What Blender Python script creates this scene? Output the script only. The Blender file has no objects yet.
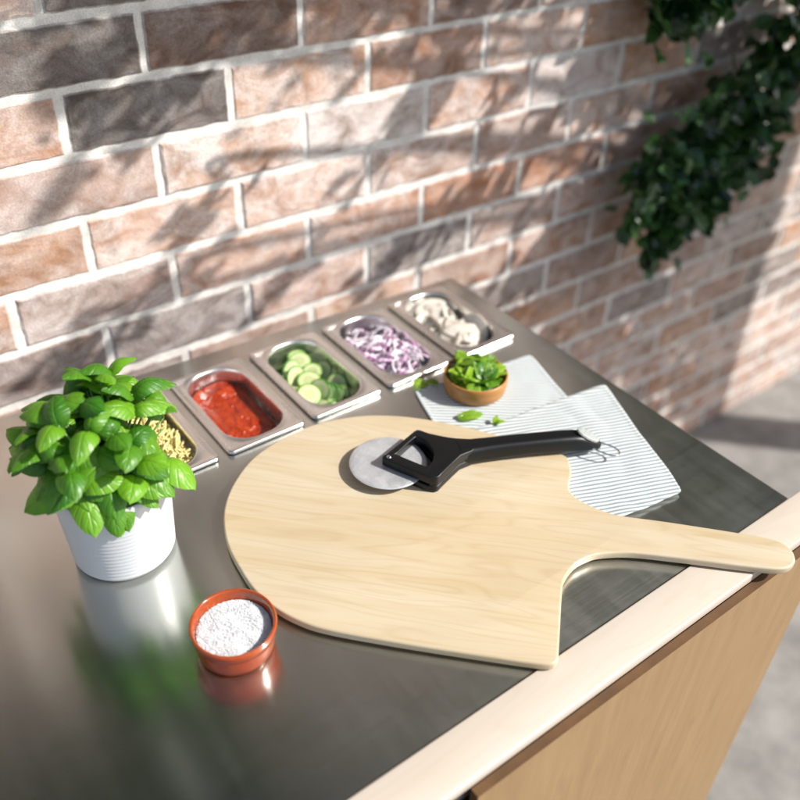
import bpy, bmesh, math, random
from mathutils import Vector, Matrix, noise

# ------------------------------------------------------------------ camera, sky, sun, exposure
S = bpy.context.scene
COL = S.collection
cam_d = bpy.data.cameras.new('camera')
cam = bpy.data.objects.new('camera', cam_d)
COL.objects.link(cam)
YAW, PITCH, ROLL = 0.66384, 0.65407, 0.03933
FOC = 872.49
cy, sy, cp, sp = math.cos(YAW), math.sin(YAW), math.cos(PITCH), math.sin(PITCH)
fwd = Vector((sy*cp, cy*cp, -sp))
r0 = Vector((cy, -sy, 0))
u0 = r0.cross(fwd)
rgt = math.cos(ROLL)*r0 + math.sin(ROLL)*u0
upv = -math.sin(ROLL)*r0 + math.cos(ROLL)*u0
M = Matrix((rgt, upv, -fwd)).transposed().to_4x4()
M.translation = Vector((-0.32818, -0.74903, 0.70526))
cam.matrix_world = M
cam_d.sensor_fit = 'AUTO'
cam_d.sensor_width = 36
cam_d.lens = 36*FOC/800
cam_d.clip_start = 0.02
cam_d.clip_end = 200
cam_d.dof.use_dof = True
cam_d.dof.focus_distance = 0.93
cam_d.dof.aperture_fstop = 2.6
S.camera = cam

world = bpy.data.worlds.new('World')
S.world = world
world.use_nodes = True
wn = world.node_tree.nodes
bg = wn['Background']
sky = wn.new('ShaderNodeTexSky')
sky.sky_type = 'NISHITA'
sky.sun_disc = False
SUN = Vector((0.55, -0.54, 0.64)).normalized()
sky.sun_elevation = math.asin(SUN.z)
sky.sun_rotation = math.radians(134.5)
sky.air_density = 1.0
sky.dust_density = 2.0
world.node_tree.links.new(sky.outputs[0], bg.inputs[0])
bg.inputs[1].default_value = 0.10
sun_d = bpy.data.lights.new('sun', 'SUN')
sun_d.energy = 4.1
sun_d.angle = math.radians(0.75)
sun_d.color = (1.0, 0.965, 0.915)
sun = bpy.data.objects.new('sun', sun_d)
sun.rotation_euler = SUN.to_track_quat('Z', 'Y').to_euler()
sun.location = SUN*6
COL.objects.link(sun)
S.view_settings.view_transform = 'Standard'
S.view_settings.look = 'None'
S.view_settings.gamma = 1
S.view_settings.exposure = 0.88
S.render.engine = 'CYCLES'

R = random.Random(7)

# ------------------------------------------------------------------ helpers
def link_obj(name, mesh, mat=None, parent=None):
    o = bpy.data.objects.new(name, mesh)
    COL.objects.link(o)
    if mat is not None:
        if isinstance(mat, (list, tuple)):
            for m in mat: mesh.materials.append(m)
        else:
            mesh.materials.append(mat)
    if parent: o.parent = parent
    return o

def from_bm(name, bm, mat=None, parent=None, smooth=True, normals=True):
    if normals: bmesh.ops.recalc_face_normals(bm, faces=bm.faces)
    me = bpy.data.meshes.new(name)
    bm.to_mesh(me); bm.free()
    if smooth:
        for p in me.polygons: p.use_smooth = True
    return link_obj(name, me, mat, parent)

def empty(name, loc=(0, 0, 0)):
    o = bpy.data.objects.new(name, None)
    o.location = loc
    o.empty_display_size = 0.02
    COL.objects.link(o)
    return o

def tag(o, label=None, cat=None, group=None, kind=None):
    if label: o['label'] = label
    if cat: o['category'] = cat
    if group: o['group'] = group
    if kind: o['kind'] = kind
    return o

def box(bm, lo, hi):
    x0, y0, z0 = lo; x1, y1, z1 = hi
    v = [bm.verts.new(c) for c in ((x0,y0,z0),(x1,y0,z0),(x1,y1,z0),(x0,y1,z0),(x0,y0,z1),(x1,y0,z1),(x1,y1,z1),(x0,y1,z1))]
    for f in ((0,3,2,1),(4,5,6,7),(0,1,5,4),(1,2,6,5),(2,3,7,6),(3,0,4,7)):
        bm.faces.new([v[i] for i in f])

def bevel_box(name, lo, hi, b, mat, parent=None):
    bm = bmesh.new(); box(bm, lo, hi)
    bmesh.ops.bevel(bm, geom=bm.edges[:], offset=b, segments=3, profile=0.5, affect='EDGES')
    o = from_bm(name, bm, mat, parent)
    auto_smooth(o, 40)
    return o

def auto_smooth(o, deg):
    me = o.data
    bm = bmesh.new(); bm.from_mesh(me)
    for e in bm.edges:
        if len(e.link_faces) == 2 and e.calc_face_angle(0) > math.radians(deg): e.smooth = False
    bm.to_mesh(me); bm.free()

def extrude_outline(name, loops, z0, z1, bevel, mat, parent=None, seg=3):
    cu = bpy.data.curves.new(name, 'CURVE')
    cu.dimensions = '2D'; cu.fill_mode = 'BOTH'
    for L in loops:
        s = cu.splines.new('POLY'); s.points.add(len(L)-1)
        for p, (x, y) in zip(s.points, L): p.co = (x, y, 0, 1)
        s.use_cyclic_u = True
    cu.extrude = (z1-z0)/2 - bevel
    cu.bevel_depth = bevel; cu.bevel_resolution = seg
    cu.offset = -bevel
    t = bpy.data.objects.new('tmp', cu); COL.objects.link(t)
    bpy.context.view_layer.update()
    me = bpy.data.meshes.new_from_object(t.evaluated_get(bpy.context.evaluated_depsgraph_get()))
    bpy.data.objects.remove(t); bpy.data.curves.remove(cu)
    me.name = name
    me.transform(Matrix.Translation((0, 0, (z0+z1)/2)))
    bm = bmesh.new(); bm.from_mesh(me)
    bmesh.ops.remove_doubles(bm, verts=bm.verts, dist=1e-5)
    bmesh.ops.recalc_face_normals(bm, faces=bm.faces)
    bm.to_mesh(me); bm.free()
    for p in me.polygons: p.use_smooth = True
    me.materials.clear()
    o = link_obj(name, me, mat, parent)
    auto_smooth(o, 35)
    return o

def catmull(P, n=8, closed=True):
    out = []
    N = len(P)
    rng = range(N) if closed else range(N-1)
    for i in rng:
        g = (lambda k: P[k % N]) if closed else (lambda k: P[max(0, min(N-1, k))])
        a, b, c, d = g(i-1), g(i), g(i+1), g(i+2)
        for k in range(n):
            t = k/n
            out.append(tuple(0.5*((2*b[j]) + (-a[j]+c[j])*t + (2*a[j]-5*b[j]+4*c[j]-d[j])*t*t + (-a[j]+3*b[j]-3*c[j]+d[j])*t**3) for j in range(len(b))))
    if not closed: out.append(tuple(P[-1]))
    return out

def lathe(name, prof, mat, parent=None, seg=96, center=(0, 0), close=True):
    bm = bmesh.new()
    rings = []
    for r, z in prof:
        if r < 1e-6:
            rings.append([bm.verts.new((center[0], center[1], z))])
        else:
            rings.append([bm.verts.new((center[0]+r*math.cos(2*math.pi*i/seg), center[1]+r*math.sin(2*math.pi*i/seg), z)) for i in range(seg)])
    for a, b in zip(rings, rings[1:]):
        for i in range(seg):
            j = (i+1) % seg
            if len(a) == 1: bm.faces.new((a[0], b[j], b[i]))
            elif len(b) == 1: bm.faces.new((a[i], a[j], b[0]))
            else: bm.faces.new((a[i], a[j], b[j], b[i]))
    return from_bm(name, bm, mat, parent)

def tube(bm, pts, rad, seg=8, cap=True):
    pts = [Vector(p) for p in pts]
    rings = []
    pn = None
    for i, p in enumerate(pts):
        t = (pts[min(i+1, len(pts)-1)]-pts[max(i-1, 0)]).normalized()
        if pn is None:
            pn = t.orthogonal().normalized()
        pn = (pn - t*pn.dot(t)).normalized()
        b = t.cross(pn)
        r = rad[i] if isinstance(rad, (list, tuple)) else rad
        rings.append([bm.verts.new(p + r*(math.cos(2*math.pi*k/seg)*pn + math.sin(2*math.pi*k/seg)*b)) for k in range(seg)])
    for a, b in zip(rings, rings[1:]):
        for k in range(seg):
            bm.faces.new((a[k], a[(k+1) % seg], b[(k+1) % seg], b[k]))
    if cap:
        bm.faces.new(rings[0][::-1]); bm.faces.new(rings[-1])

# ------------------------------------------------------------------ material helpers
def mat(name):
    m = bpy.data.materials.new(name)
    m.use_nodes = True
    nt = m.node_tree
    return m, nt, nt.nodes['Principled BSDF']

def nd(nt, typ, **kw):
    n = nt.nodes.new(typ)
    for k, v in kw.items():
        if k.startswith('i_'):
            key = k[2:]
            key = int(key) if key.isdigit() else key.replace('_', ' ')
            n.inputs[key].default_value = v
        else:
            setattr(n, k, v)
    return n

def L(nt, a, b): nt.links.new(a, b)

def ramp(nt, fac, stops, interp='LINEAR'):
    r = nt.nodes.new('ShaderNodeValToRGB')
    r.color_ramp.interpolation = interp
    el = r.color_ramp.elements
    while len(el) < len(stops): el.new(0.5)
    for e, (p, c) in zip(el, stops):
        e.position = p
        e.color = (*c, 1) if len(c) == 3 else c
    L(nt, fac, r.inputs[0])
    return r

def mixc(nt, fac, a, b, mode='MIX'):
    m = nt.nodes.new('ShaderNodeMix'); m.data_type = 'RGBA'; m.blend_type = mode
    for s, v in ((0, fac), (6, a), (7, b)):
        if isinstance(v, (int, float)): m.inputs[s].default_value = v
        elif isinstance(v, (tuple, list)): m.inputs[s].default_value = (*v, 1) if len(v) == 3 else v
        else: L(nt, v, m.inputs[s])
    return m.outputs[2]

def math_(nt, op, a, b=0.0, c=None, clamp=False):
    m = nt.nodes.new('ShaderNodeMath'); m.operation = op; m.use_clamp = clamp
    for i, v in enumerate((a, b, c)):
        if v is None: continue
        if isinstance(v, (int, float)): m.inputs[i].default_value = v
        else: L(nt, v, m.inputs[i])
    return m.outputs[0]

def noise_(nt, vec, scale, detail=4, rough=0.55, dist=0.0):
    n = nd(nt, 'ShaderNodeTexNoise', i_Scale=scale, i_Detail=detail, i_Roughness=rough, i_Distortion=dist)
    if vec is not None: L(nt, vec, n.inputs['Vector'])
    return n

def coords(nt, kind='Object', scale=None, rot=None, loc=None):
    tc = nt.nodes.new('ShaderNodeTexCoord')
    if scale is None and rot is None: return tc.outputs[kind]
    mp = nt.nodes.new('ShaderNodeMapping')
    if scale: mp.inputs['Scale'].default_value = scale
    if rot: mp.inputs['Rotation'].default_value = rot
    if loc: mp.inputs['Location'].default_value = loc
    L(nt, tc.outputs[kind], mp.inputs[0])
    return mp.outputs[0]

def bump(nt, bsdf, h, strength=0.3, dist=0.001):
    b = nt.nodes.new('ShaderNodeBump')
    b.inputs['Strength'].default_value = strength
    b.inputs['Distance'].default_value = dist
    L(nt, h, b.inputs['Height'])
    L(nt, b.outputs[0], bsdf.inputs['Normal'])
    return b

# ---- brick wall
def m_brick():
    m, nt, b = mat('weathered_brick')
    co = coords(nt)
    at = nd(nt, 'ShaderNodeAttribute', attribute_name='bcol')
    n1 = noise_(nt, co, 14, 5, 0.6, 0.6)
    n2 = noise_(nt, co, 55, 4, 0.6)
    n3 = noise_(nt, co, 420, 2, 0.6)
    # burnt, darker patches in the fired clay
    dark = ramp(nt, n1.outputs[0], [(0.44, (0, 0, 0)), (0.66, (1, 1, 1))])
    c1 = mixc(nt, math_(nt, 'MULTIPLY', dark.outputs[0], 0.55), at.outputs['Color'], (0.085, 0.055, 0.043))
    # chalky lime bloom, with sun glare also painted into the brick colour
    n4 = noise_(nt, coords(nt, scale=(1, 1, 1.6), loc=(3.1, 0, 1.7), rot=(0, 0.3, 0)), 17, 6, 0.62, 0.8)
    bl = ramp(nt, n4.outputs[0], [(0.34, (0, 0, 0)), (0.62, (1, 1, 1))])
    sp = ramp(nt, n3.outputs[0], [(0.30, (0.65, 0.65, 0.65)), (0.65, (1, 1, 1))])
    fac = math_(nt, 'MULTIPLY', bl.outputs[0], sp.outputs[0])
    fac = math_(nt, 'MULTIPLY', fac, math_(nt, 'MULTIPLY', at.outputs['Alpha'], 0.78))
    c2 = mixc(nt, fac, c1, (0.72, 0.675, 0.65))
    c3 = mixc(nt, math_(nt, 'MULTIPLY', ramp(nt, n2.outputs[0], [(0.5, (0, 0, 0)), (0.75, (1, 1, 1))]).outputs[0], 0.3), c2, (0.14, 0.075, 0.045))
    spk = ramp(nt, n3.outputs[0], [(0.25, (0.88, 0.88, 0.88)), (0.7, (1.07, 1.07, 1.07))])
    c4 = mixc(nt, 1.0, c3, spk.outputs[0], 'MULTIPLY')
    L(nt, c4, b.inputs['Base Color'])
    b.inputs['Roughness'].default_value = 0.9
    h = math_(nt, 'ADD', math_(nt, 'MULTIPLY', n2.outputs[0], 1.0), math_(nt, 'MULTIPLY', n3.outputs[0], 0.35))
    bump(nt, b, h, 0.6, 0.0018)
    return m

def m_mortar():
    m, nt, b = mat('lime_mortar')
    co = coords(nt)
    n1 = noise_(nt, co, 30, 5, 0.65); n2 = noise_(nt, co, 500, 2, 0.5)
    c = ramp(nt, n1.outputs[0], [(0.28, (0.44, 0.42, 0.385)), (0.5, (0.60, 0.58, 0.545)), (0.7, (0.70, 0.68, 0.645))])
    c2 = mixc(nt, 1.0, c.outputs[0], ramp(nt, n2.outputs[0], [(0.3, (0.8, 0.8, 0.8)), (0.6, (1.05, 1.05, 1.05))]).outputs[0], 'MULTIPLY')
    L(nt, c2, b.inputs['Base Color'])
    b.inputs['Roughness'].default_value = 0.95
    bump(nt, b, math_(nt, 'ADD', n1.outputs[0], math_(nt, 'MULTIPLY', n2.outputs[0], .4)), 0.5, 0.002)
    return m

# ---- metals
def m_steel_top():
    m, nt, b = mat('brushed_steel_sheet')
    co = coords(nt, scale=(3, 900, 1))
    n = noise_(nt, co, 1.0, 3, 0.6)
    n2 = noise_(nt, coords(nt), 7, 4, 0.6)
    c = ramp(nt, n2.outputs[0], [(0.3, (0.53, 0.535, 0.50)), (0.7, (0.565, 0.57, 0.535))])
    L(nt, c.outputs[0], b.inputs['Base Color'])
    b.inputs['Metallic'].default_value = 1
    sm = noise_(nt, coords(nt, scale=(1, 1, 1)), 16, 5, 0.65, 0.4)
    r = math_(nt, 'ADD', math_(nt, 'MULTIPLY', n.outputs[0], 0.06), math_(nt, 'MULTIPLY', ramp(nt, sm.outputs[0], [(0.2, (0, 0, 0)), (0.85, (1, 1, 1))]).outputs[0], 0.045))
    # dried water spots and long polishing streaks
    vo = nd(nt, 'ShaderNodeTexVoronoi', i_Scale=46.0); L(nt, coords(nt), vo.inputs['Vector'])
    spots = ramp(nt, vo.outputs['Distance'], [(0.03, (1, 1, 1)), (0.10, (0, 0, 0))])
    stk = noise_(nt, coords(nt, scale=(55, 2.2, 1)), 1.0, 3, 0.6)
    r = math_(nt, 'ADD', r, math_(nt, 'MULTIPLY', spots.outputs[0], 0.03))
    r = math_(nt, 'ADD', r, math_(nt, 'MULTIPLY', stk.outputs[0], 0.05))
    L(nt, math_(nt, 'ADD', r, 0.125), b.inputs['Roughness'])
    b.inputs['Anisotropic'].default_value = 0.8
    b.inputs['Anisotropic Rotation'].default_value = 0.25
    tg = nd(nt, 'ShaderNodeTangent', direction_type='UV_MAP', uv_map='UVMap')
    L(nt, tg.outputs[0], b.inputs['Tangent'])
    bump(nt, b, n.outputs[0], 0.05, 0.0004)
    return m

def m_pan():
    m, nt, b = mat('satin_stainless')
    n = noise_(nt, coords(nt, scale=(1, 1, 1)), 60, 3, 0.6)
    b.inputs['Base Color'].default_value = (0.74, 0.735, 0.72, 1)
    b.inputs['Metallic'].default_value = 1
    L(nt, math_(nt, 'ADD', math_(nt, 'MULTIPLY', n.outputs[0], 0.12), 0.20), b.inputs['Roughness'])
    return m

def m_simple(name, col, rough=0.5, metal=0.0, nscale=None, namp=0.15, bumpd=0.0, coat=0.0, sss=0.0, spec=0.5):
    m, nt, b = mat(name)
    b.inputs['Roughness'].default_value = rough
    b.inputs['Metallic'].default_value = metal
    b.inputs['Coat Weight'].default_value = coat
    b.inputs['Coat Roughness'].default_value = 0.12
    b.inputs['Specular IOR Level'].default_value = spec
    if sss:
        b.inputs['Subsurface Weight'].default_value = sss
        b.inputs['Subsurface Radius'].default_value = (0.01, 0.008, 0.006)
        b.inputs['Subsurface Scale'].default_value = 0.3
    if nscale:
        n = noise_(nt, coords(nt), nscale, 4, 0.6)
        lo = tuple(max(0, c*(1-namp)) for c in col); hi = tuple(min(1, c*(1+namp)) for c in col)
        L(nt, ramp(nt, n.outputs[0], [(0.3, lo), (0.7, hi)]).outputs[0], b.inputs['Base Color'])
        if bumpd: bump(nt, b, n.outputs[0], 0.5, bumpd)
    else:
        b.inputs['Base Color'].default_value = (*col, 1)
    return m

# ---- woods
def m_wood(name, light, mid, dark, ang, stave=0.075, rough=0.42, ring=38, offs=0.0, contrast=1.0):
    m, nt, b = mat(name)
    base = coords(nt)
    mp = nd(nt, 'ShaderNodeMapping'); mp.inputs['Rotation'].default_value = (0, 0, -ang); mp.inputs['Location'].default_value = (offs, offs*.3, 0)
    L(nt, base, mp.inputs[0])
    sx = nd(nt, 'ShaderNodeSeparateXYZ'); L(nt, mp.outputs[0], sx.inputs[0])
    # which stave: shift the grain pattern per glued board
    st = math_(nt, 'FLOOR', math_(nt, 'DIVIDE', sx.outputs[1], stave))
    wn_ = nd(nt, 'ShaderNodeTexWhiteNoise', noise_dimensions='1D'); L(nt, st, wn_.inputs['W'])
    cb = nd(nt, 'ShaderNodeCombineXYZ')
    L(nt, math_(nt, 'MULTIPLY_ADD', sx.outputs[0], 1.0, math_(nt, 'MULTIPLY', wn_.outputs[0], 4.0)), cb.inputs[0])
    L(nt, math_(nt, 'MULTIPLY_ADD', wn_.outputs[0], 0.35, sx.outputs[1]), cb.inputs[1])
    L(nt, sx.outputs[2], cb.inputs[2])
    m2 = nd(nt, 'ShaderNodeMapping'); m2.inputs['Scale'].default_value = (1.0, 7.5, 7.5); L(nt, cb.outputs[0], m2.inputs[0])
    f = noise_(nt, m2.outputs[0], 2.6, 2, 0.45, 0.25)
    rings = math_(nt, 'FRACT', math_(nt, 'MULTIPLY', f.outputs[0], ring*0.36))
    tri = math_(nt, 'ABSOLUTE', math_(nt, 'SUBTRACT', rings, 0.5))
    m3 = nd(nt, 'ShaderNodeMapping'); m3.inputs['Scale'].default_value = (9, 260, 260); L(nt, cb.outputs[0], m3.inputs[0])
    fib = noise_(nt, m3.outputs[0], 1.0, 3, 0.6)
    m4 = nd(nt, 'ShaderNodeMapping'); m4.inputs['Scale'].default_value = (3, 26, 26); L(nt, cb.outputs[0], m4.inputs[0])
    band = noise_(nt, m4.outputs[0], 1.0, 3, 0.55)
    c1 = ramp(nt, band.outputs[0], [(0.3, light), (0.72, mid)])
    c2 = mixc(nt, math_(nt, 'MULTIPLY', ramp(nt, tri, [(0.0, (1, 1, 1)), (0.22, (0, 0, 0))]).outputs[0], 0.30*contrast), c1.outputs[0], dark)
    c3 = mixc(nt, math_(nt, 'MULTIPLY', ramp(nt, fib.outputs[0], [(0.5, (0, 0, 0)), (0.75, (1, 1, 1))]).outputs[0], 0.28*contrast), c2, dark)
    hue = mixc(nt, math_(nt, 'MULTIPLY', wn_.outputs[0], 0.22*contrast), c3, mid)
    L(nt, hue, b.inputs['Base Color'])
    b.inputs['Roughness'].default_value = rough
    bump(nt, b, fib.outputs[0], 0.12, 0.0004)
    return m

# ---- leaves
def m_leaf(name, dark, light, rough=0.35, trans=0.3, nscale=40, vein=True):
    m, nt, b = mat(name)
    at = nd(nt, 'ShaderNodeAttribute', attribute_name='lcol')
    n = noise_(nt, coords(nt), nscale, 3, 0.6)
    f = math_(nt, 'MULTIPLY_ADD', n.outputs[0], 0.5, math_(nt, 'MULTIPLY_ADD', at.outputs['Fac'], 0.9, -0.2), clamp=True)
    c = ramp(nt, f, [(0.1, dark), (0.9, light)])
    L(nt, c.outputs[0], b.inputs['Base Color'])
    b.inputs['Roughness'].default_value = rough
    if vein:
        uv = nd(nt, 'ShaderNodeUVMap', uv_map='UVMap'); sx = nd(nt, 'ShaderNodeSeparateXYZ'); L(nt, uv.outputs[0], sx.inputs[0])
        w = math_(nt, 'FRACT', math_(nt, 'MULTIPLY', math_(nt, 'SUBTRACT', sx.outputs[0], math_(nt, 'MULTIPLY', sx.outputs[1], 0.22)), 6.0))
        w = math_(nt, 'ABSOLUTE', math_(nt, 'SUBTRACT', w, 0.5))
        side = ramp(nt, w, [(0.0, (1, 1, 1)), (0.16, (0, 0, 0))])
        midr = ramp(nt, sx.outputs[1], [(0.02, (1, 1, 1)), (0.10, (0, 0, 0))])
        vv = math_(nt, 'MAXIMUM', math_(nt, 'MULTIPLY', side.outputs[0], 0.55), midr.outputs[0])
        n_ = noise_(nt, coords(nt), 260, 2, 0.5)
        hgt = math_(nt, 'ADD', math_(nt, 'MULTIPLY', vv, -1.0), math_(nt, 'MULTIPLY', n_.outputs[0], 0.5))
        bump(nt, b, hgt, 0.55, 0.0012)
        c2 = mixc(nt, math_(nt, 'MULTIPLY', vv, 0.25), c.outputs[0], light)
        L(nt, c2, b.inputs['Base Color'])
    tr = nd(nt, 'ShaderNodeBsdfTranslucent')
    L(nt, mixc(nt, 1.0, c.outputs[0], (1.5, 1.8, 0.6), 'MULTIPLY'), tr.inputs[0])
    mx = nd(nt, 'ShaderNodeMixShader'); mx.inputs[0].default_value = trans
    L(nt, b.outputs[0], mx.inputs[1]); L(nt, tr.outputs[0], mx.inputs[2])
    L(nt, mx.outputs[0], nt.nodes['Material Output'].inputs[0])
    return m

MB_BRICK = m_brick(); MB_MORTAR = m_mortar()
M_STEEL = m_steel_top(); M_PAN = m_pan()
M_PEEL = m_wood('peel_wood', (0.505, 0.436, 0.320), (0.435, 0.335, 0.195), (0.34, 0.225, 0.105), math.radians(-46), 0.066, 0.40, 38, 0.13, 0.72)
M_RAIL = m_wood('rail_wood', (0.50, 0.445, 0.38), (0.47, 0.405, 0.33), (0.41, 0.33, 0.25), 0.0, 0.2, 0.35, 30, 1.7, 0.6)
M_IVY = m_leaf('ivy_leaf', (0.012, 0.035, 0.012), (0.05, 0.12, 0.03), 0.28, 0.15, vein=False)
M_TREE = m_leaf('tree_leaf', (0.02, 0.05, 0.012), (0.06, 0.12, 0.03), 0.45, 0.12, vein=False)
M_BASIL = m_leaf('basil_leaf', (0.022, 0.125, 0.006), (0.15, 0.34, 0.014), 0.40, 0.30, 60)
M_STEM = m_simple('green_stem', (0.09, 0.20, 0.04), 0.5, nscale=60)
M_BARK = m_simple('bark', (0.10, 0.075, 0.055), 0.9, nscale=25, namp=0.5, bumpd=0.01)
M_CONCRETE = m_simple('paving', (0.20, 0.19, 0.175), 0.85, nscale=9, namp=0.3, bumpd=0.003)
M_BLACK = m_simple('black_nylon', (0.004, 0.0045, 0.005), 0.40, nscale=350, namp=0.25, bumpd=0.0001, spec=0.32)
M_GREYCAP = m_simple('grey_plastic', (0.30, 0.32, 0.31), 0.45, nscale=300, namp=0.2)
M_CHROME = m_simple('bright_steel', (0.68, 0.68, 0.67), 0.12, 1.0)
M_DARK = m_simple('dark_cavity', (0.02, 0.02, 0.02), 0.8)
M_FRAME = m_simple('grey_steel_tube', (0.30, 0.31, 0.31), 0.4, 1.0)

# ------------------------------------------------------------------ ground
bm = bmesh.new()
bmesh.ops.create_grid(bm, x_segments=4, y_segments=4, size=40)
o = from_bm('ground', bm, M_CONCRETE, smooth=False)
o.location = (0, 0, -0.90)
tag(o, 'grey paved ground under the outdoor counter', kind='structure')

# ------------------------------------------------------------------ brick wall
WY = 0.30
BL, BH, BX0, BZ0 = 0.2206, 0.0797, 0.0795, 0.5197
MT = 0.0100     # mortar joint
wall = empty('brick_wall', (0, WY, -0.9))
tag(wall, 'tan and brown brick wall with pale mortar behind the steel counter', 'wall')
X0, X1, ZB, ZT = -2.3, 3.6, -0.9, 2.75
bm = bmesh.new()
colL = bm.verts.layers.float_color.new('bcol')
special = {  # (row, brick index): clay colour, amount of chalk bloom and painted sun glare
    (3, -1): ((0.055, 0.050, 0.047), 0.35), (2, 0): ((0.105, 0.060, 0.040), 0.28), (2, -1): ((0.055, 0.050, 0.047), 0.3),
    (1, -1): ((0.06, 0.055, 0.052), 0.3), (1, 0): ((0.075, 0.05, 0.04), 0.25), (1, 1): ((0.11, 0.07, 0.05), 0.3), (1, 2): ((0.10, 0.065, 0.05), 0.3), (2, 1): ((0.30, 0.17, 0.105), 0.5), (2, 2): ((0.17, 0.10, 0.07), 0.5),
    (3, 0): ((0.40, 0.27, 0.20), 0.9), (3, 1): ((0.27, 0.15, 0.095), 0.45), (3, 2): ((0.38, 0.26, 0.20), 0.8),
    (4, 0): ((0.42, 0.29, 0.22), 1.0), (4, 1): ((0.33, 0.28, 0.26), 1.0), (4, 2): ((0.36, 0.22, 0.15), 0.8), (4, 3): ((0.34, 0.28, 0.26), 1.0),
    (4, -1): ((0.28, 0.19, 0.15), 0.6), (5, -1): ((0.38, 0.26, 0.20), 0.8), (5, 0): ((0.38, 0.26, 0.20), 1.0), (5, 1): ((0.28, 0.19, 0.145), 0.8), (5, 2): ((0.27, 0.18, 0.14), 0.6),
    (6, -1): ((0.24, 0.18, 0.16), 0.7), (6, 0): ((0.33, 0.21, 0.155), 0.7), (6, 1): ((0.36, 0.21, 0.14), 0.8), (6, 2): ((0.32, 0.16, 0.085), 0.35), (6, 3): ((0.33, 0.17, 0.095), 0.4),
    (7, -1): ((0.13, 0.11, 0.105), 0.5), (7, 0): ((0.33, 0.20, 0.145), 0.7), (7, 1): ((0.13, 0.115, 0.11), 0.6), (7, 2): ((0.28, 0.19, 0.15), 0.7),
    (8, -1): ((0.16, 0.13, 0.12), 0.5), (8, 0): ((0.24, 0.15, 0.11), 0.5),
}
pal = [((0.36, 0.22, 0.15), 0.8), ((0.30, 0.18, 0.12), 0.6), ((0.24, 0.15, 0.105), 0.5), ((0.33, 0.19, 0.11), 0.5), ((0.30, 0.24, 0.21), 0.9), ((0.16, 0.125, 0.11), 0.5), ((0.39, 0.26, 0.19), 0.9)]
row = int(math.floor((BZ0-ZT)/BH))
def ring_rect(x0, x1, z0, z1, y, ch, jit, nx=22, nz=8):
    pts = []
    for i in range(nx): pts.append((x0+(x1-x0)*i/nx, z0))
    for i in range(nz): pts.append((x1, z0+(z1-z0)*i/nz))
    for i in range(nx): pts.append((x1-(x1-x0)*i/nx, z1))
    for i in range(nz): pts.append((x0, z1-(z1-z0)*i/nz))
    return pts
while BZ0-row*BH > ZB-BH:
    zc = BZ0-(row-0.5)*BH
    shift = 0 if row % 2 == 0 else 0.5
    k0 = int((X0-BX0)/BL)-2; k1 = int((X1-BX0)/BL)+2
    for k in range(k0, k1):
        xa = BX0+(k+shift)*BL+MT/2; xb = xa+BL-MT
        xa, xb = max(xa, X0), min(xb, X1)
        za, zb = max(zc-BH/2+MT/2, ZB), min(zc+BH/2-MT/2, ZT-0.002)
        if xb-xa < 0.02 or zb-za < 0.015: continue
        j = lambda a: R.uniform(-a, a)
        # key: for odd rows index brick whose left joint is at (k+.5)
        key = (row, k)
        c, chalk_glare = special.get(key, R.choice(pal))
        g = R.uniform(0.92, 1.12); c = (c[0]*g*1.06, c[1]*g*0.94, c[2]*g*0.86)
        proud = 0.0015+R.uniform(0, 0.002)
        xa += j(.0012); xb += j(.0012); za += j(.001); zb += j(.001)
        P0 = ring_rect(xa, xb, za, zb, 0, 0, 0)
        ins = 0.0028
        P1 = ring_rect(xa+ins, xb-ins, za+ins, zb-ins, 0, 0, 0)
        a, bb, d = [], [], []
        for (x, z), (x2, z2) in zip(P0, P1):
            e = 0.0016*noise.noise(Vector((x*60, z*60, 3)))+R.uniform(-1, 1)*0.0005
            e2 = 0.0022*noise.noise(Vector((x*45, z*45, 9)))+R.uniform(-1, 1)*0.0006
            a.append(bm.verts.new((x, 0.012, z-ZB)))
            bb.append(bm.verts.new((x+e, -proud+0.002, z+e2-ZB)))
            d.append(bm.verts.new((x2+e*.6, -proud+R.uniform(-1, 1)*0.0004, z2+e2*.7-ZB)))
        n = len(a)
        for i in range(n):
            q = (i+1) % n
            bm.faces.new((a[i], a[q], bb[q], bb[i])); bm.faces.new((bb[i], bb[q], d[q], d[i]))
        bm.faces.new(d)
        cs = tuple(v*.45+w_*.55 for v, w_ in zip(c, (0.50, 0.46, 0.42)))
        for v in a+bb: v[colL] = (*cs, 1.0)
        for v in d: v[colL] = (*c, chalk_glare)
    row += 1
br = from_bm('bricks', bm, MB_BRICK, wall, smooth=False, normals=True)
bm = bmesh.new()
box(bm, (X0, 0.0, 0.0), (X1, 0.22, ZT-ZB))
mo = from_bm('mortar', bm, MB_MORTAR, wall, smooth=False)
# coping
bm = bmesh.new(); box(bm, (X0-.02, -0.03, ZT-ZB+.001), (X1+.02, 0.25, ZT-ZB+0.06))
from_bm('coping', bm, M_CONCRETE, wall, smooth=False)

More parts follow.
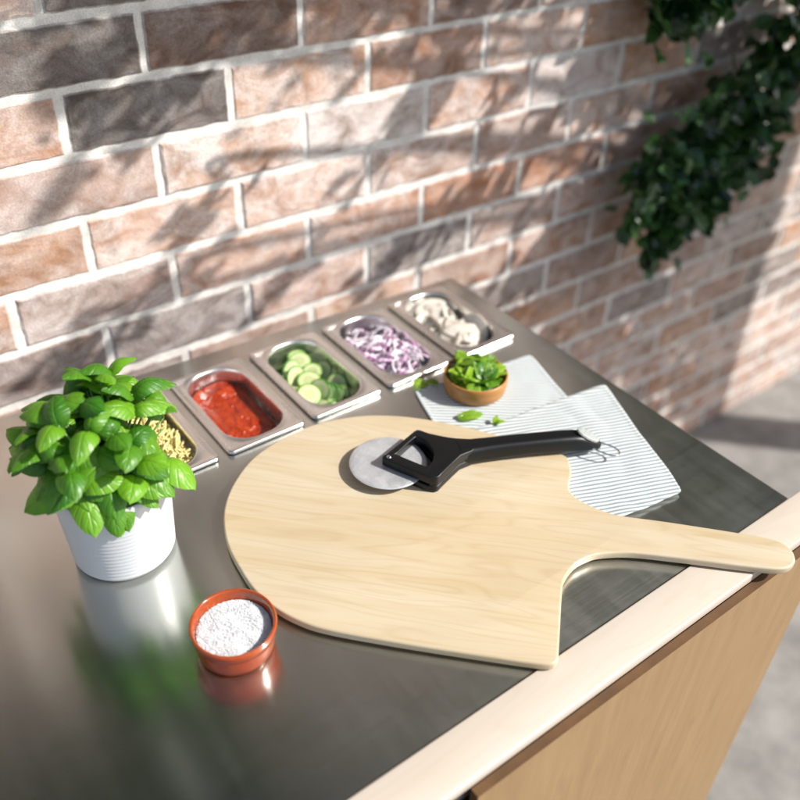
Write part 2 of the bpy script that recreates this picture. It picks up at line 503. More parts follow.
# ------------------------------------------------------------------ counter
PP, PW_, PL_ = 0.12043, 0.108, 0.176
counter = empty('counter', (0, 0, -0.9))
tag(counter, 'outdoor worktop of brushed stainless steel with pale wooden front rail', 'counter')
ZO = 0.9   # local z of worktop surface
CX0, CX1, CF = -1.25, 0.505, -0.436
def back_y(x): return 0.191+(0.503-x)*0.055
pan_ids = [-1, 0, 1, 2, 3]
holes = [(k*PP+0.008, k*PP+0.100, 0.007, 0.172) for k in pan_ids]
bm = bmesh.new()
uvl = bm.loops.layers.uv.new('UVMap')
xs = sorted({CX0, CX1} | {h[0] for h in holes} | {h[1] for h in holes})
ysr = [CF, holes[0][2], holes[0][3], None]
vc = {}
def gv(x, yi):
    key = (round(x, 5), yi)
    if key not in vc:
        y = ysr[yi] if ysr[yi] is not None else back_y(x)
        vc[key] = bm.verts.new((x, y, ZO))
    return vc[key]
for i in range(len(xs)-1):
    for jy in range(3):
        if jy == 1 and any(abs(xs[i]-h[0]) < 1e-6 for h in holes): continue
        bm.faces.new((gv(xs[i], jy), gv(xs[i+1], jy), gv(xs[i+1], jy+1), gv(xs[i], jy+1)))
bm.normal_update()
be = [e for e in bm.edges if len(e.link_faces) == 1]
ret = bmesh.ops.extrude_edge_only(bm, edges=be)
nv = [v for v in ret['geom'] if isinstance(v, bmesh.types.BMVert)]
for v in nv: v.co.z -= 0.03 if (abs(v.co.x-CX1) < 1e-4 or abs(v.co.x-CX0) < 1e-4 or v.co.y > 0.18 or v.co.y < -.43) else 0.0015
for f in bm.faces:
    for lp in f.loops: lp[uvl].uv = (lp.vert.co.x, lp.vert.co.y)
sel = [e for e in bm.edges if abs(e.verts[0].co.z-ZO) < 1e-5 and abs(e.verts[1].co.z-ZO) < 1e-5 and len(e.link_faces) == 2
       and any(abs(f.normal.z) < 0.5 for f in e.link_faces) and (abs(e.verts[0].co.x-CX1) < 1e-4 and abs(e.verts[1].co.x-CX1) < 1e-4)]
bm.normal_update()
bmesh.ops.bevel(bm, geom=sel, offset=0.002, segments=3, profile=0.5, affect='EDGES')
st = from_bm('steel_top', bm, M_STEEL, counter, smooth=False)
for p in st.data.polygons: p.use_smooth = False
# front rail
bevel_box('front_rail', (CX0, -0.485, ZO-0.012), (0.535, CF-0.0012, ZO+0.0015), 0.0018, M_RAIL, counter)
bevel_box('rail_support', (CX0, -0.482, ZO-0.030), (0.53, -0.445, ZO-0.0125), 0.001, M_FRAME, counter)
# drawer front: pale birch ply face, browner bare edges
M_DRAWER = m_wood('birch_ply', (0.60, 0.43, 0.24), (0.52, 0.35, 0.18), (0.40, 0.25, 0.12), math.radians(90), 0.4, 0.45, 30, 2.4, 0.5)
def m_drawer():
    m, nt, b = mat('birch_face')
    co = coords(nt, scale=(70, 70, 6)); n = noise_(nt, co, 1.0, 4, 0.6, 0.4)
    n2 = noise_(nt, coords(nt, scale=(55, 55, 16)), 1.0, 2, 0.5)
    c = ramp(nt, n.outputs[0], [(0.3, (0.27, 0.172, 0.080)), (0.7, (0.225, 0.138, 0.060))])
    fl = ramp(nt, n2.outputs[0], [(0.60, (0, 0, 0)), (0.72, (1, 1, 1))])
    L(nt, mixc(nt, math_(nt, 'MULTIPLY', fl.outputs[0], 0.45), c.outputs[0], (0.20, 0.125, 0.06)), b.inputs['Base Color'])
    b.inputs['Roughness'].default_value = 0.5
    bump(nt, b, n.outputs[0], 0.1, 0.0004)
    return m
M_FACE = m_drawer()
M_EDGE = m_simple('oiled_ply_edge', (0.085, 0.038, 0.009), 0.6, nscale=30, namp=0.2)
def door(x0, x1):
    zt, zb, yb, yf = ZO-0.0125, ZO-0.78, -0.4853, -0.4950
    bm = bmesh.new(); box(bm, (x0, yf, zb), (x1, yb, zt))
    fl = [f for f in bm.faces]
    bm.normal_update()
    o = from_bm('cabinet_door', bm, [M_EDGE, M_FACE], counter, smooth=False)
    for p in o.data.polygons:
        p.material_index = 1 if p.normal.y < -0.9 else 0
    return o
door(-0.028, 0.51)
door(-1.2, -0.60)
bm = bmesh.new()
box(bm, (CX0+.02, 0.15, 0.0), (0.48, 0.165, ZO-0.14)); from_bm('back_panel', bm, M_FACE, counter, smooth=False)
for xx in (-1.22, -0.60, -0.05, 0.475):
    bm = bmesh.new(); box(bm, (xx, -0.475, 0.0), (xx+0.018, 0.148, ZO-0.135)); from_bm('side_panel', bm, M_EDGE, counter, smooth=False)
bm = bmesh.new(); box(bm, (CX0+.04, -0.44, 0.08), (0.47, 0.14, 0.10)); from_bm('bottom_shelf', bm, M_EDGE, counter, smooth=False)

# ------------------------------------------------------------------ food pans
def rrect(x0, x1, y0, y1, r, z, n=10):
    out = []
    for cxx, cyy, a0 in ((x1-r, y1-r, 0), (x0+r, y1-r, 90), (x0+r, y0+r, 180), (x1-r, y0+r, 270)):
        for i in range(n+1):
            a = math.radians(a0+90*i/n)
            out.append((cxx+r*math.cos(a), cyy+r*math.sin(a), z))
    return out
def make_pan():
    bm = bmesh.new()
    OX0, OX1, OY0, OY1 = 0.0125, 0.0955, 0.0115, 0.1675
    spec = [  # outer lip up, flange, bead, opening, walls, base
        (0.0008, PW_-0.0008, 0.0008, PL_-0.0008, 0.006, 0.0012), (0, PW_, 0, PL_, 0.0066, 0.0018), (0, PW_, 0, PL_, 0.0066, 0.0052),
        (0.0006, PW_-0.0006, 0.0006, PL_-0.0006, 0.0062, 0.0068), (0.0018, PW_-0.0018, 0.0018, PL_-0.0018, 0.006, 0.0074),
        (0.0034, PW_-0.0034, 0.0034, PL_-0.0034, 0.005, 0.0073), (0.0044, PW_-0.0044, 0.0044, PL_-0.0044, 0.0046, 0.0066),
        (OX0-0.0032, OX1+0.0032, OY0-0.0032, OY1+0.0032, 0.0382, 0.0064), (OX0-0.0016, OX1+0.0016, OY0-0.0016, OY1+0.0016, 0.0366, 0.0070),
        (OX0-0.0004, OX1+0.0004, OY0-0.0004, OY1+0.0004, 0.0355, 0.0066), (OX0+.0004, OX1-.0004, OY0+.0004, OY1-.0004, 0.0347, 0.0050),
        (OX0+0.001, OX1-0.001, OY0+0.001, OY1-0.001, 0.034, 0.000), (OX0+0.005, OX1-0.005, OY0+0.005, OY1-0.005, 0.030, -0.058),
        (OX0+0.009, OX1-0.009, OY0+0.009, OY1-0.009, 0.026, -0.064), (OX0+0.016, OX1-0.016, OY0+0.016, OY1-0.016, 0.019, -0.065)]
    rings = [[bm.verts.new((p[0], p[1], p[2]*(0.78 if p[2] > 0 else 1))) for p in rrect(*s)] for s in spec]
    n = len(rings[0])
    for a, b in zip(rings, rings[1:]):
        for i in range(n):
            bm.faces.new((a[i], a[(i+1) % n], b[(i+1) % n], b[i]))
    bm.faces.new(rings[-1])
    me = bpy.data.meshes.new('food_pan'); 
    bmesh.ops.recalc_face_normals(bm, faces=bm.faces)
    bm.to_mesh(me); bm.free()
    for p in me.polygons: p.use_smooth = True
    me.materials.append(M_PAN)
    return me
pan_me = make_pan()
# pressed maker's stamp in the back left corner of the flange (tiny raised strokes)
bm = bmesh.new()
for rr in range(3):
    xx = 0.0075
    while xx < 0.0215 - rr*0.003:
        w = R.uniform(0.0008, 0.0016)
        yy = 0.1688 - rr*0.0030
        box(bm, (xx, yy, 0.0050), (xx+w, yy+0.0017, 0.0053))
        xx += w+0.0007
stamp_me = bpy.data.meshes.new('stamp'); bm.to_mesh(stamp_me); bm.free(); stamp_me.materials.append(M_PAN)
pan_labels = {-1: 'stainless steel pan of yellow grated cheese behind the basil plant',
              0: 'stainless steel pan holding red tomato sauce', 1: 'stainless steel pan holding sliced green zucchini',
              2: 'stainless steel pan holding sliced red onion', 3: 'stainless steel pan holding sliced white mushrooms'}
pans = {}
pan_ids = [-1, 0, 1, 2, 3]
for k in pan_ids:
    o = bpy.data.objects.new('food_pan', pan_me); COL.objects.link(o)
    o.location = (k*PP, 0, 0.0005 )
    tag(o, pan_labels[k], 'food pan', 'steel food pans set in a row along the back of the counter')
    s = bpy.data.objects.new('stamp', stamp_me); COL.objects.link(s); s.parent = o
    pans[k] = o

def fill_surface(name, k, z, fn, m, n=70, inset=0.0045, zedge=None):
    """sheet that fills pan k at depth z, height fn(x,y)"""
    x0, x1, y0, y1 = 0.0125+inset, 0.0955-inset, 0.0115+inset, 0.1675-inset
    r = 0.030
    bm = bmesh.new()
    cxx, cyy = (x0+x1)/2, (y0+y1)/2
    outer = rrect(x0, x1, y0, y1, r, 0, 24)
    N = len(outer)
    rings = []
    for j in range(n+1):
        t = j/n
        rings.append([bm.verts.new((cxx+(p[0]-cxx)*t, cyy+(p[1]-cyy)*t, z+fn(cxx+(p[0]-cxx)*t, cyy+(p[1]-cyy)*t, t))) for p in outer] if j else [bm.verts.new((cxx, cyy, z+fn(cxx, cyy, 0)))])
    for a, b in zip(rings, rings[1:]):
        for i in range(N):
            q = (i+1) % N
            if len(a) == 1: bm.faces.new((a[0], b[i], b[q]))
            else: bm.faces.new((a[i], b[i], b[q], a[q]))
    o = from_bm(name, bm, m)
    o.location = (k*PP, 0, 0)
    return o

# tomato sauce
def m_sauce():
    m, nt, b = mat('tomato_sauce')
    n = noise_(nt, coords(nt), 90, 5, 0.65, 0.6); n2 = noise_(nt, coords(nt), 420, 3, 0.6); n3 = noise_(nt, coords(nt), 34, 3, 0.6)
    c = ramp(nt, n.outputs[0], [(0.3, (0.16, 0.010, 0.003)), (0.52, (0.26, 0.024, 0.005)), (0.72, (0.34, 0.052, 0.008))])
    sp = ramp(nt, n2.outputs[0], [(0.62, (0, 0, 0)), (0.72, (1, 1, 1))])
    c2 = mixc(nt, math_(nt, 'MULTIPLY', sp.outputs[0], 0.45), c.outputs[0], (0.42, 0.085, 0.015))
    c3 = mixc(nt, ramp(nt, n3.outputs[0], [(0.45, (0, 0, 0)), (0.75, (.5, .5, .5))]).outputs[0], c2, (0.34, 0.04, 0.008))
    L(nt, c3, b.inputs['Base Color'])
    b.inputs['Roughness'].default_value = 0.24
    b.inputs['Specular IOR Level'].default_value = 0.35
    bump(nt, b, math_(nt, 'ADD', n.outputs[0], math_(nt, 'MULTIPLY', n2.outputs[0], 0.5)), 0.55, 0.002)
    return m
def sauce_h(x, y, t):
    v = Vector((x*38, y*38, 0.3))
    h = 0.0024*noise.noise(v) + 0.002*noise.noise(v*2.3+Vector((5, 1, 0))) + 0.0017*noise.noise(v*5) + 0.0008*noise.noise(v*11)
    h += 0.006*math.exp(-(((x-0.060)/0.016)**2+((y-0.140)/0.012)**2))     # lump near the back
    lvl = -0.006*max(0, (0.09-y)/0.09) - 0.004*max(0, (x-.06)/.03)
    return h+lvl+(0.002 if t > .985 else 0)
o = fill_surface('tomato_sauce', 0, -0.0155, sauce_h, m_sauce(), 90)
tag(o, 'chunky glossy red tomato sauce filling a steel pan', 'sauce', kind='stuff')

# grated cheese, fine curls nobody could count
def m_cheese():
    return m_simple('yellow_cheese', (0.70, 0.60, 0.24), 0.5, nscale=120, namp=0.2, sss=0.15)
bm = bmesh.new()
rr = random.Random(3)
for i in range(620):
    x = rr.uniform(0.022, 0.086); y = rr.uniform(0.022, 0.156)
    z = -0.030+0.018*rr.random()**0.7 + 0.006*noise.noise(Vector((x*40, y*40, 0)))
    a = rr.uniform(0, 6.28); ln = rr.uniform(0.012, 0.026); cur = rr.uniform(-1, 1)*1.5; tl = rr.uniform(-.35, .35)
    pts = []
    px, py, pz = x, y, z
    for s in range(7):
        px = min(max(px, 0.0195), 0.0885); py = min(max(py, 0.019), 0.160)
        pts.append((px, py, pz+0.003*math.sin(s*0.9+i)))
        a += cur/7*1.6
        px += math.cos(a)*ln/7; py += math.sin(a)*ln/7; pz += tl*ln/9
    tube(bm, pts, rr.uniform(0.0010, 0.0016), 5)
o = from_bm('grated_cheese', bm, m_cheese()); o.location = (-PP, 0, 0.011)
tag(o, 'heap of fine curly yellow cheese shreds in a steel pan', 'grated cheese', kind='stuff')
def bed_h(x, y, t): return 0.003*noise.noise(Vector((x*60, y*60, 2)))

# zucchini slices
def m_zuc_flesh():
    m, nt, b = mat('zucchini_flesh')
    uv = coords(nt, 'Generated')
    sx = nd(nt, 'ShaderNodeVectorMath', operation='SUBTRACT'); sx.inputs[1].default_value = (0.5, 0.5, 0.5); L(nt, uv, sx.inputs[0])
    fl = nd(nt, 'ShaderNodeVectorMath', operation='MULTIPLY'); fl.inputs[1].default_value = (1, 1, 0); L(nt, sx.outputs[0], fl.inputs[0])
    ln = nd(nt, 'ShaderNodeVectorMath', operation='LENGTH'); L(nt, fl.outputs[0], ln.inputs[0])
    n = noise_(nt, coords(nt), 260, 3, 0.6)
    d = math_(nt, 'MULTIPLY_ADD', n.outputs[0], 0.05, ln.outputs['Value'])
    c = ramp(nt, d, [(0.0, (0.42, 0.46, 0.23)), (0.22, (0.38, 0.43, 0.19)), (0.30, (0.47, 0.51, 0.30)), (0.41, (0.46, 0.53, 0.26)), (0.455, (0.34, 0.50, 0.13)), (0.49, (0.05, 0.16, 0.02))])
    L(nt, c.outputs[0], b.inputs['Base Color'])
    b.inputs['Roughness'].default_value = 0.32
    b.inputs['Subsurface Weight'].default_value = 0.2; b.inputs['Subsurface Radius'].default_value = (.006, .008, .004); b.inputs['Subsurface Scale'].default_value = 0.3
    bump(nt, b, n.outputs[0], 0.2, 0.0005)
    return m
M_ZF = m_zuc_flesh()
M_ZS = m_simple('zucchini_skin', (0.035, 0.14, 0.02), 0.35, nscale=180, namp=0.6)
def slice_mesh(r, th, seed):
    q = random.Random(seed)
    bm = bmesh.new(); seg = 40
    wob = [1+0.025*math.sin(2*a*2*math.pi/seg+seed)+0.02*math.sin(3*a*2*math.pi/seg+2*seed) for a in range(seg)]
    cur = q.uniform(-.08, .08)
    def P(rad, z, i):
        a = 2*math.pi*i/seg
        x, y = rad*wob[i]*math.cos(a), rad*wob[i]*math.sin(a)
        return (x, y, z+cur*(x*x)/r)
    prof = [(r*0.5, th/2), (r*0.93, th/2), (r*0.985, th*0.42), (r, th*0.25), (r, -th*0.25), (r*.985, -th*.42), (r*.93, -th/2), (r*0.5, -th/2)]
    rings = [[bm.verts.new(P(a, z, i)) for i in range(seg)] for a, z in prof]
    for j, (a, b) in enumerate(zip(rings, rings[1:])):
        for i in range(seg):
            f = bm.faces.new((a[i], a[(i+1) % seg], b[(i+1) % seg], b[i]))
            f.material_index = 1 if 1 <= j <= 5 and j not in (0, 6) and 2 <= j <= 4 else 0
    for ring, z in ((rings[0], th/2), (rings[-1], -th/2)):
        c = bm.verts.new((0, 0, z))
        for i in range(seg): bm.faces.new((c, ring[i], ring[(i+1) % seg]))
    me = bpy.data.meshes.new('zucchini_slice')
    bmesh.ops.recalc_face_normals(bm, faces=bm.faces)
    bm.to_mesh(me); bm.free()
    for p in me.polygons: p.use_smooth = True
    me.materials.append(M_ZF); me.materials.append(M_ZS)
    return me
ZM = [slice_mesh(0.0158, 0.0030, i) for i in range(4)]
# x, y, z, tilt, azimuth of the tilt (degrees, the way the face leans), scale, label
zl = [
 (0.1877, 0.1530, -0.0170, 28, 240, 1.02, 'zucchini slice at the back of the pan, partly behind another'),
 (0.1824, 0.1396, -0.0110, 20, 235, 1.05, 'large pale round zucchini slice on top at the back of the pile'),
 (0.2065, 0.1368, -0.0180, 34, 215, 0.98, 'round zucchini slice lying right of the topmost one'),
 (0.2027, 0.1111, -0.0180, 44, 200, 1.00, 'zucchini slice leaning toward the empty right side of the pan'),
 (0.1868, 0.1122, -0.0140, 25, 230, 0.90, 'smaller zucchini slice in the middle of the pile'),
 (0.1637, 0.1308, -0.0140, 74, 285, 1.00, 'zucchini slice on edge at the left pan wall, rearmost of the two'),
 (0.1595, 0.1129, -0.0120, 72, 283, 1.00, 'zucchini slice on edge at the left pan wall, front of the two'),
 (0.1698, 0.0928, -0.0110, 16, 240, 1.08, 'pale zucchini slice lying flat in the middle of the pan'),
 (0.1487, 0.0929, -0.0160, 22, 60, 1.00, 'zucchini slice lying against the left wall of the pan'),
 (0.1535, 0.0668, -0.0120, 26, 265, 1.08, 'pale zucchini slice face up near the front of the pan'),
 (0.1718, 0.0679, -0.0120, 60, 205, 1.00, 'leftmost standing zucchini slice of the overlapping front row'),
 (0.1757, 0.0614, -0.0130, 62, 202, 0.98, 'second standing zucchini slice in the overlapping front row'),
 (0.1815, 0.0579, -0.0150, 64, 200, 0.96, 'third standing zucchini slice in the overlapping front row'),
 (0.2019, 0.0740, -0.0180, 50, 215, 0.98, 'zucchini slice leaning behind the overlapping front row'),
 (0.1861, 0.0525, -0.0170, 60, 205, 0.92, 'fourth zucchini slice in the overlapping front row'),
 (0.1956, 0.0520, -0.0190, 58, 200, 0.88, 'rightmost small zucchini slice in the overlapping front row'),
 (0.2065, 0.0969, -0.0210, 45, 190, 0.95, 'dark-edged zucchini slice low on the right of the pile'),
 (0.1480, 0.0667, -0.0140, 20, 250, 1.00, 'zucchini slice tucked under the flat middle slice'),
]
for i, (x, y, z, tilt, az, sc, lab) in enumerate(zl):
    o = bpy.data.objects.new('zucchini_slice', ZM[i % 4]); COL.objects.link(o)
    a = math.radians(az)
    n = Vector((math.sin(math.radians(tilt))*math.cos(a), math.sin(math.radians(tilt))*math.sin(a), math.cos(math.radians(tilt))))
    o.rotation_mode = 'QUATERNION'
    o.rotation_quaternion = n.to_track_quat('Z', 'Y')
    o.location = (x, y, z); o.scale = (sc, sc, 1)
    tag(o, lab, 'zucchini slice', 'zucchini slices in the steel pan')
rz = random.Random(5)
for i in range(40):
    o = bpy.data.objects.new('zucchini_slice', ZM[i % 4]); COL.objects.link(o)
    x = rz.uniform(0.153, 0.198); y = rz.uniform(0.040, 0.152)
    if rz.random() < .25: x = rz.uniform(.19, .208)
    o.rotation_mode = 'QUATERNION'
    a = rz.uniform(0, 6.28); t = rz.uniform(0.05, 0.5)
    o.rotation_quaternion = Vector((math.sin(t)*math.cos(a), math.sin(t)*math.sin(a), math.cos(t))).to_track_quat('Z', 'Y')
    o.location = (x, y, rz.uniform(-0.040, -0.022))
    tag(o, 'zucchini slice buried in the lower part of the pile', 'zucchini slice', 'zucchini slices in the steel pan')

# red onion strips
def m_onion():
    m, nt, b = mat('red_onion')
    uv = nd(nt, 'ShaderNodeUVMap', uv_map='UVMap')
    sx = nd(nt, 'ShaderNodeSeparateXYZ'); L(nt, uv.outputs[0], sx.inputs[0])
    n = noise_(nt, coords(nt), 130, 3, 0.6)
    f = math_(nt, 'ADD', sx.outputs[1], math_(nt, 'MULTIPLY_ADD', n.outputs[0], 0.5, -0.25))
    c = ramp(nt, f, [(0.62, (0.78, 0.74, 0.77)), (1.02, (0.68, 0.56, 0.66)), (1.22, (0.34, 0.11, 0.27))])
    L(nt, c.outputs[0], b.inputs['Base Color'])
    b.inputs['Roughness'].default_value = 0.25
    b.inputs['Subsurface Weight'].default_value = 0.25; b.inputs['Subsurface Radius'].default_value = (.006, .004, .006); b.inputs['Subsurface Scale'].default_value = 0.3
    return m
M_ONION = m_onion()
def onion_mesh(rad, arc, wid, th, seed):
    q = random.Random(seed)
    bm = bmesh.new(); uvl = bm.loops.layers.uv.new('UVMap')
    n = 22; secs = []
    tw = q.uniform(-.6, .6); lift = q.uniform(-.004, .006)
    for i in range(n+1):
        t = i/n; a = -arc/2+arc*t
        rr_ = rad*(1+0.25*(t-.5)*q.uniform(.8, 1.2)*0)
        w = wid*(0.35+0.65*math.sin(math.pi*(0.08+0.84*t)))
        c = Vector((rr_*math.cos(a), rr_*math.sin(a)*0.9, lift*math.cos(a*1.2)))
        rd = Vector((math.cos(a), math.sin(a), 0)); up = Vector((0, 0, 1))
        rot = tw*(t-.5)
        rd2 = rd*math.cos(rot)+up*math.sin(rot); up2 = up*math.cos(rot)-rd*math.sin(rot)
        secs.append([bm.verts.new(c+rd2*sx_*th/2+up2*sz_*w/2) for sx_, sz_ in ((-1, -1), (1, -.8), (1.15, 0), (1, .8), (-1, 1), (-1.15, 0))])
    vv = [0.0, 1.0, 1.0, 1.0, 0.0, 0.0]
    for a, b in zip(secs, secs[1:]):
        for k in range(6):
            f = bm.faces.new((a[k], a[(k+1) % 6], b[(k+1) % 6], b[k]))
            for lp in f.loops:
                kk = (a+b).index(lp.vert) % 6
                lp[uvl].uv = (0, vv[kk])
    bm.faces.new(secs[0]); bm.faces.new(secs[-1])
    me = bpy.data.meshes.new('onion_strip')
    bmesh.ops.recalc_face_normals(bm, faces=bm.faces)
    bm.to_mesh(me); bm.free()
    for p in me.polygons: p.use_smooth = True
    me.materials.append(M_ONION)
    return me
OM = [onion_mesh(0.010+0.003*(i % 5), 2.0+0.35*(i % 4), 0.0046+0.0009*(i % 3), 0.0016, i) for i in range(12)]
ro = random.Random(11)
for i in range(290):
    o = bpy.data.objects.new('onion_strip', OM[i % 12]); COL.objects.link(o)
    x = ro.uniform(0.031, 0.078); y = 0.028+0.112*ro.random()
    pile = 1-abs((y-0.07)/0.085)**2
    z = -0.036+0.026*max(0, pile)*ro.random()**0.45
    if i < 70: z = -0.019+0.011*pile+ro.uniform(-.003, .003)
    o.location = (2*PP+x, y, z+.006)
    o.rotation_euler = (ro.gauss(0, .45), ro.gauss(0, .45), ro.uniform(0, 6.28))
    lab = 'curved strip of sliced red onion showing on top of the pile' if i < 70 else 'curved strip of sliced red onion low in the pile'
    tag(o, lab, 'onion strip', 'red onion strips on top of the pile in the pan' if i < 70 else 'red onion strips low in the pile in the pan')
# a few full rings of onion
for i, (x, y, z, s) in enumerate(((0.040, 0.098, -0.006, 1.0), (0.066, 0.062, -0.007, .9))):
    o = bpy.data.objects.new('onion_ring', onion_mesh(0.0125*s, 5.6, 0.004, 0.0017, 40+i)); COL.objects.link(o)
    o.location = (2*PP+x, y, z); o.rotation_euler = (ro.gauss(0, .3), ro.gauss(0, .3), ro.uniform(0, 6))
    tag(o, ('curled purple onion ring on the left of the pile', 'curled purple onion ring near the front of the pile')[i], 'onion ring')

# mushroom slices
def m_mush():
    m, nt, b = mat('mushroom_flesh')
    n = noise_(nt, coords(nt), 110, 4, 0.6)
    at = nd(nt, 'ShaderNodeAttribute', attribute_name='mcol')
    c = ramp(nt, n.outputs[0], [(0.3, (0.47, 0.42, 0.34)), (0.62, (0.57, 0.54, 0.48))])
    c2 = mixc(nt, at.outputs['Fac'], c.outputs[0], (0.20, 0.13, 0.075))
    L(nt, c2, b.inputs['Base Color'])
    b.inputs['Roughness'].default_value = 0.55
    b.inputs['Subsurface Weight'].default_value = 0.2; b.inputs['Subsurface Radius'].default_value = (.006, .005, .004); b.inputs['Subsurface Scale'].default_value = .3
    bump(nt, b, n.outputs[0], 0.2, 0.0006)
    return m
M_MUSH = m_mush()
def mush_mesh(s, th, seed):
    # outline of a cut champignon: domed cap, gills curled under, stem
    half = [(0, 0.0135), (0.007, 0.0125), (0.0125, 0.008), (0.0150, 0.002), (0.0145, -0.002), (0.0120, -0.0035), (0.0088, -0.001), (0.0055, -0.0005), (0.0045, -0.004), (0.0048, -0.0105), (0.0030, -0.0125), (0, -0.0130)]
    q = random.Random(seed); k = q.uniform(.85, 1.1)
    pts = half + [(-x, y) for x, y in half[-2:0:-1]]
    pts = [(x*s*(1+q.uniform(-.05, .05)), y*s*k) for x, y in pts]
    pts = [(p[0], p[1]) for p in catmull(pts, 3)]
    bm = bmesh.new(); lay = bm.verts.layers.float_color.new('mcol')
    bend = q.uniform(-12, 12)
    def V(x, y, z, c):
        v = bm.verts.new((x, y, z+bend*x*x)); v[lay] = (c, c, c, 1); return v
    n = len(pts)
    sc = lambda f: [(x*f, y*f+(1-f)*0.001) for x, y in pts]
    ringsdef = [(sc(.55), th/2, 0.0), (sc(.9), th/2, .03), (pts, th*0.3, .45), (pts, -th*0.3, .45), (sc(.9), -th/2, .03), (sc(.55), -th/2, 0)]
    rings = [[V(x, y, z, c) for x, y in P] for P, z, c in ringsdef]
    for a, b in zip(rings, rings[1:]):
        for i in range(n): bm.faces.new((a[i], a[(i+1) % n], b[(i+1) % n], b[i]))
    for ring, z in ((rings[0], th/2), (rings[-1], -th/2)):
        c = V(0, 0.001, z, 0)
        for i in range(n): bm.faces.new((c, ring[i], ring[(i+1) % n]))
    # darker gill marks each side of the stem
    for v in bm.verts:
        x, y = v.co.x/s, v.co.y/s
        d = min(math.hypot(abs(x)-0.0085, (y-0.0008)*1.6), 1)
        if d < 0.004: v[lay] = tuple([max(v[lay][0], 0.9*(1-d/0.004))]*3)+(1,)
    me = bpy.data.meshes.new('mushroom_slice')
    bmesh.ops.recalc_face_normals(bm, faces=bm.faces)
    bm.to_mesh(me); bm.free()
    for p in me.polygons: p.use_smooth = True
    me.materials.append(M_MUSH)
    return me
MM = [mush_mesh(1.05+0.12*(i % 4), 0.0032, i) for i in range(8)]
ml = [
 (0.0555, 0.128, -0.006, 14, 250, 40, 1.30, 'large pale mushroom slice on top at the back of the pan'),
 (0.0350, 0.150, -0.014, 30, 200, 10, 1.0, 'mushroom slice at the back left corner of the pan'),
 (0.0520, 0.152, -0.015, 35, 260, 170, .95, 'brownish mushroom slice at the back edge of the pile'),
 (0.0420, 0.115, -0.012, 25, 215, 300, 1.05, 'mushroom slice left of the large topmost slice'),
 (0.0760, 0.105, -0.014, 35, 320, 80, 1.05, 'mushroom slice leaning on the right wall of the pan'),
 (0.0480, 0.085, -0.013, 30, 250, 200, 1.05, 'mushroom slice in the middle of the pan with its stem forward'),
 (0.0660, 0.075, -0.011, 28, 270, 110, 1.0, 'mushroom slice right of the middle of the pan'),
 (0.0480, 0.058, -0.014, 40, 230, 20, 1.0, 'mushroom slice lying near the front left of the pan'),
 (0.0690, 0.048, -0.013, 30, 290, 250, 1.05, 'pale mushroom slice at the front right of the pan'),
 (0.0560, 0.038, -0.016, 35, 260, 140, 1.0, 'frontmost mushroom slice in the pan'),
 (0.0790, 0.064, -0.015, 60, 200, 330, 1.0, 'mushroom slice standing on edge at the right wall'),
]
def place_mush(i, x, y, z, tilt, az, spin, sc, lab):
    o = bpy.data.objects.new('mushroom_slice', MM[i % 8]); COL.objects.link(o)
    t, a = math.radians(tilt), math.radians(az)
    n = Vector((math.sin(t)*math.cos(a), math.sin(t)*math.sin(a), math.cos(t)))
    o.rotation_mode = 'QUATERNION'
    from mathutils import Quaternion
    o.rotation_quaternion = n.to_track_quat('Z', 'Y') @ Quaternion((0, 0, 1), math.radians(spin))
    o.location = (3*PP+x, y, z+.003); o.scale = (sc*1.4, sc*1.4, 1.1)
    tag(o, lab, 'mushroom slice', 'mushroom slices in the steel pan')
for i, a in enumerate(ml): place_mush(i, *a)
rm = random.Random(21)
for i in range(64):
    place_mush(i, rm.uniform(0.033, 0.079), rm.uniform(0.034, 0.148), rm.uniform(-0.036, -0.017), rm.uniform(5, 60), rm.uniform(0, 360), rm.uniform(0, 360), rm.uniform(.85, 1.1), 'mushroom slice buried lower in the pile')

# ------------------------------------------------------------------ tea towel
def m_cloth():
    m, nt, b = mat('striped_linen')
    uv = nd(nt, 'ShaderNodeUVMap', uv_map='UVMap')
    sx = nd(nt, 'ShaderNodeSeparateXYZ'); L(nt, uv.outputs[0], sx.inputs[0])
    n = noise_(nt, coords(nt), 22, 2, 0.5)
    v = math_(nt, 'ADD', sx.outputs[1], math_(nt, 'MULTIPLY_ADD', n.outputs[0], 0.004, -0.002))
    fr = math_(nt, 'FRACT', math_(nt, 'DIVIDE', v, 0.0058))
    tri = math_(nt, 'ABSOLUTE', math_(nt, 'SUBTRACT', fr, 0.5))
    s = ramp(nt, tri, [(0.19, (1, 1, 1)), (0.27, (0, 0, 0))])
    n2 = noise_(nt, coords(nt, scale=(1, 1, 1)), 1400, 2, 0.5)
    c = mixc(nt, math_(nt, 'MULTIPLY', s.outputs[0], 0.88), (0.57, 0.59, 0.59), (0.15, 0.20, 0.205))
    c2 = mixc(nt, 1.0, c, ramp(nt, n2.outputs[0], [(0.3, (0.9, 0.9, 0.9)), (0.7, (1.05, 1.05, 1.05))]).outputs[0], 'MULTIPLY')
    L(nt, c2, b.inputs['Base Color'])
    b.inputs['Roughness'].default_value = 0.95
    b.inputs['Sheen Weight'].default_value = 0.2
    bump(nt, b, n2.outputs[0], 0.3, 0.0003)
    return m
M_CLOTH = m_cloth()
bm = bmesh.new(); uvl = bm.loops.layers.uv.new('UVMap')
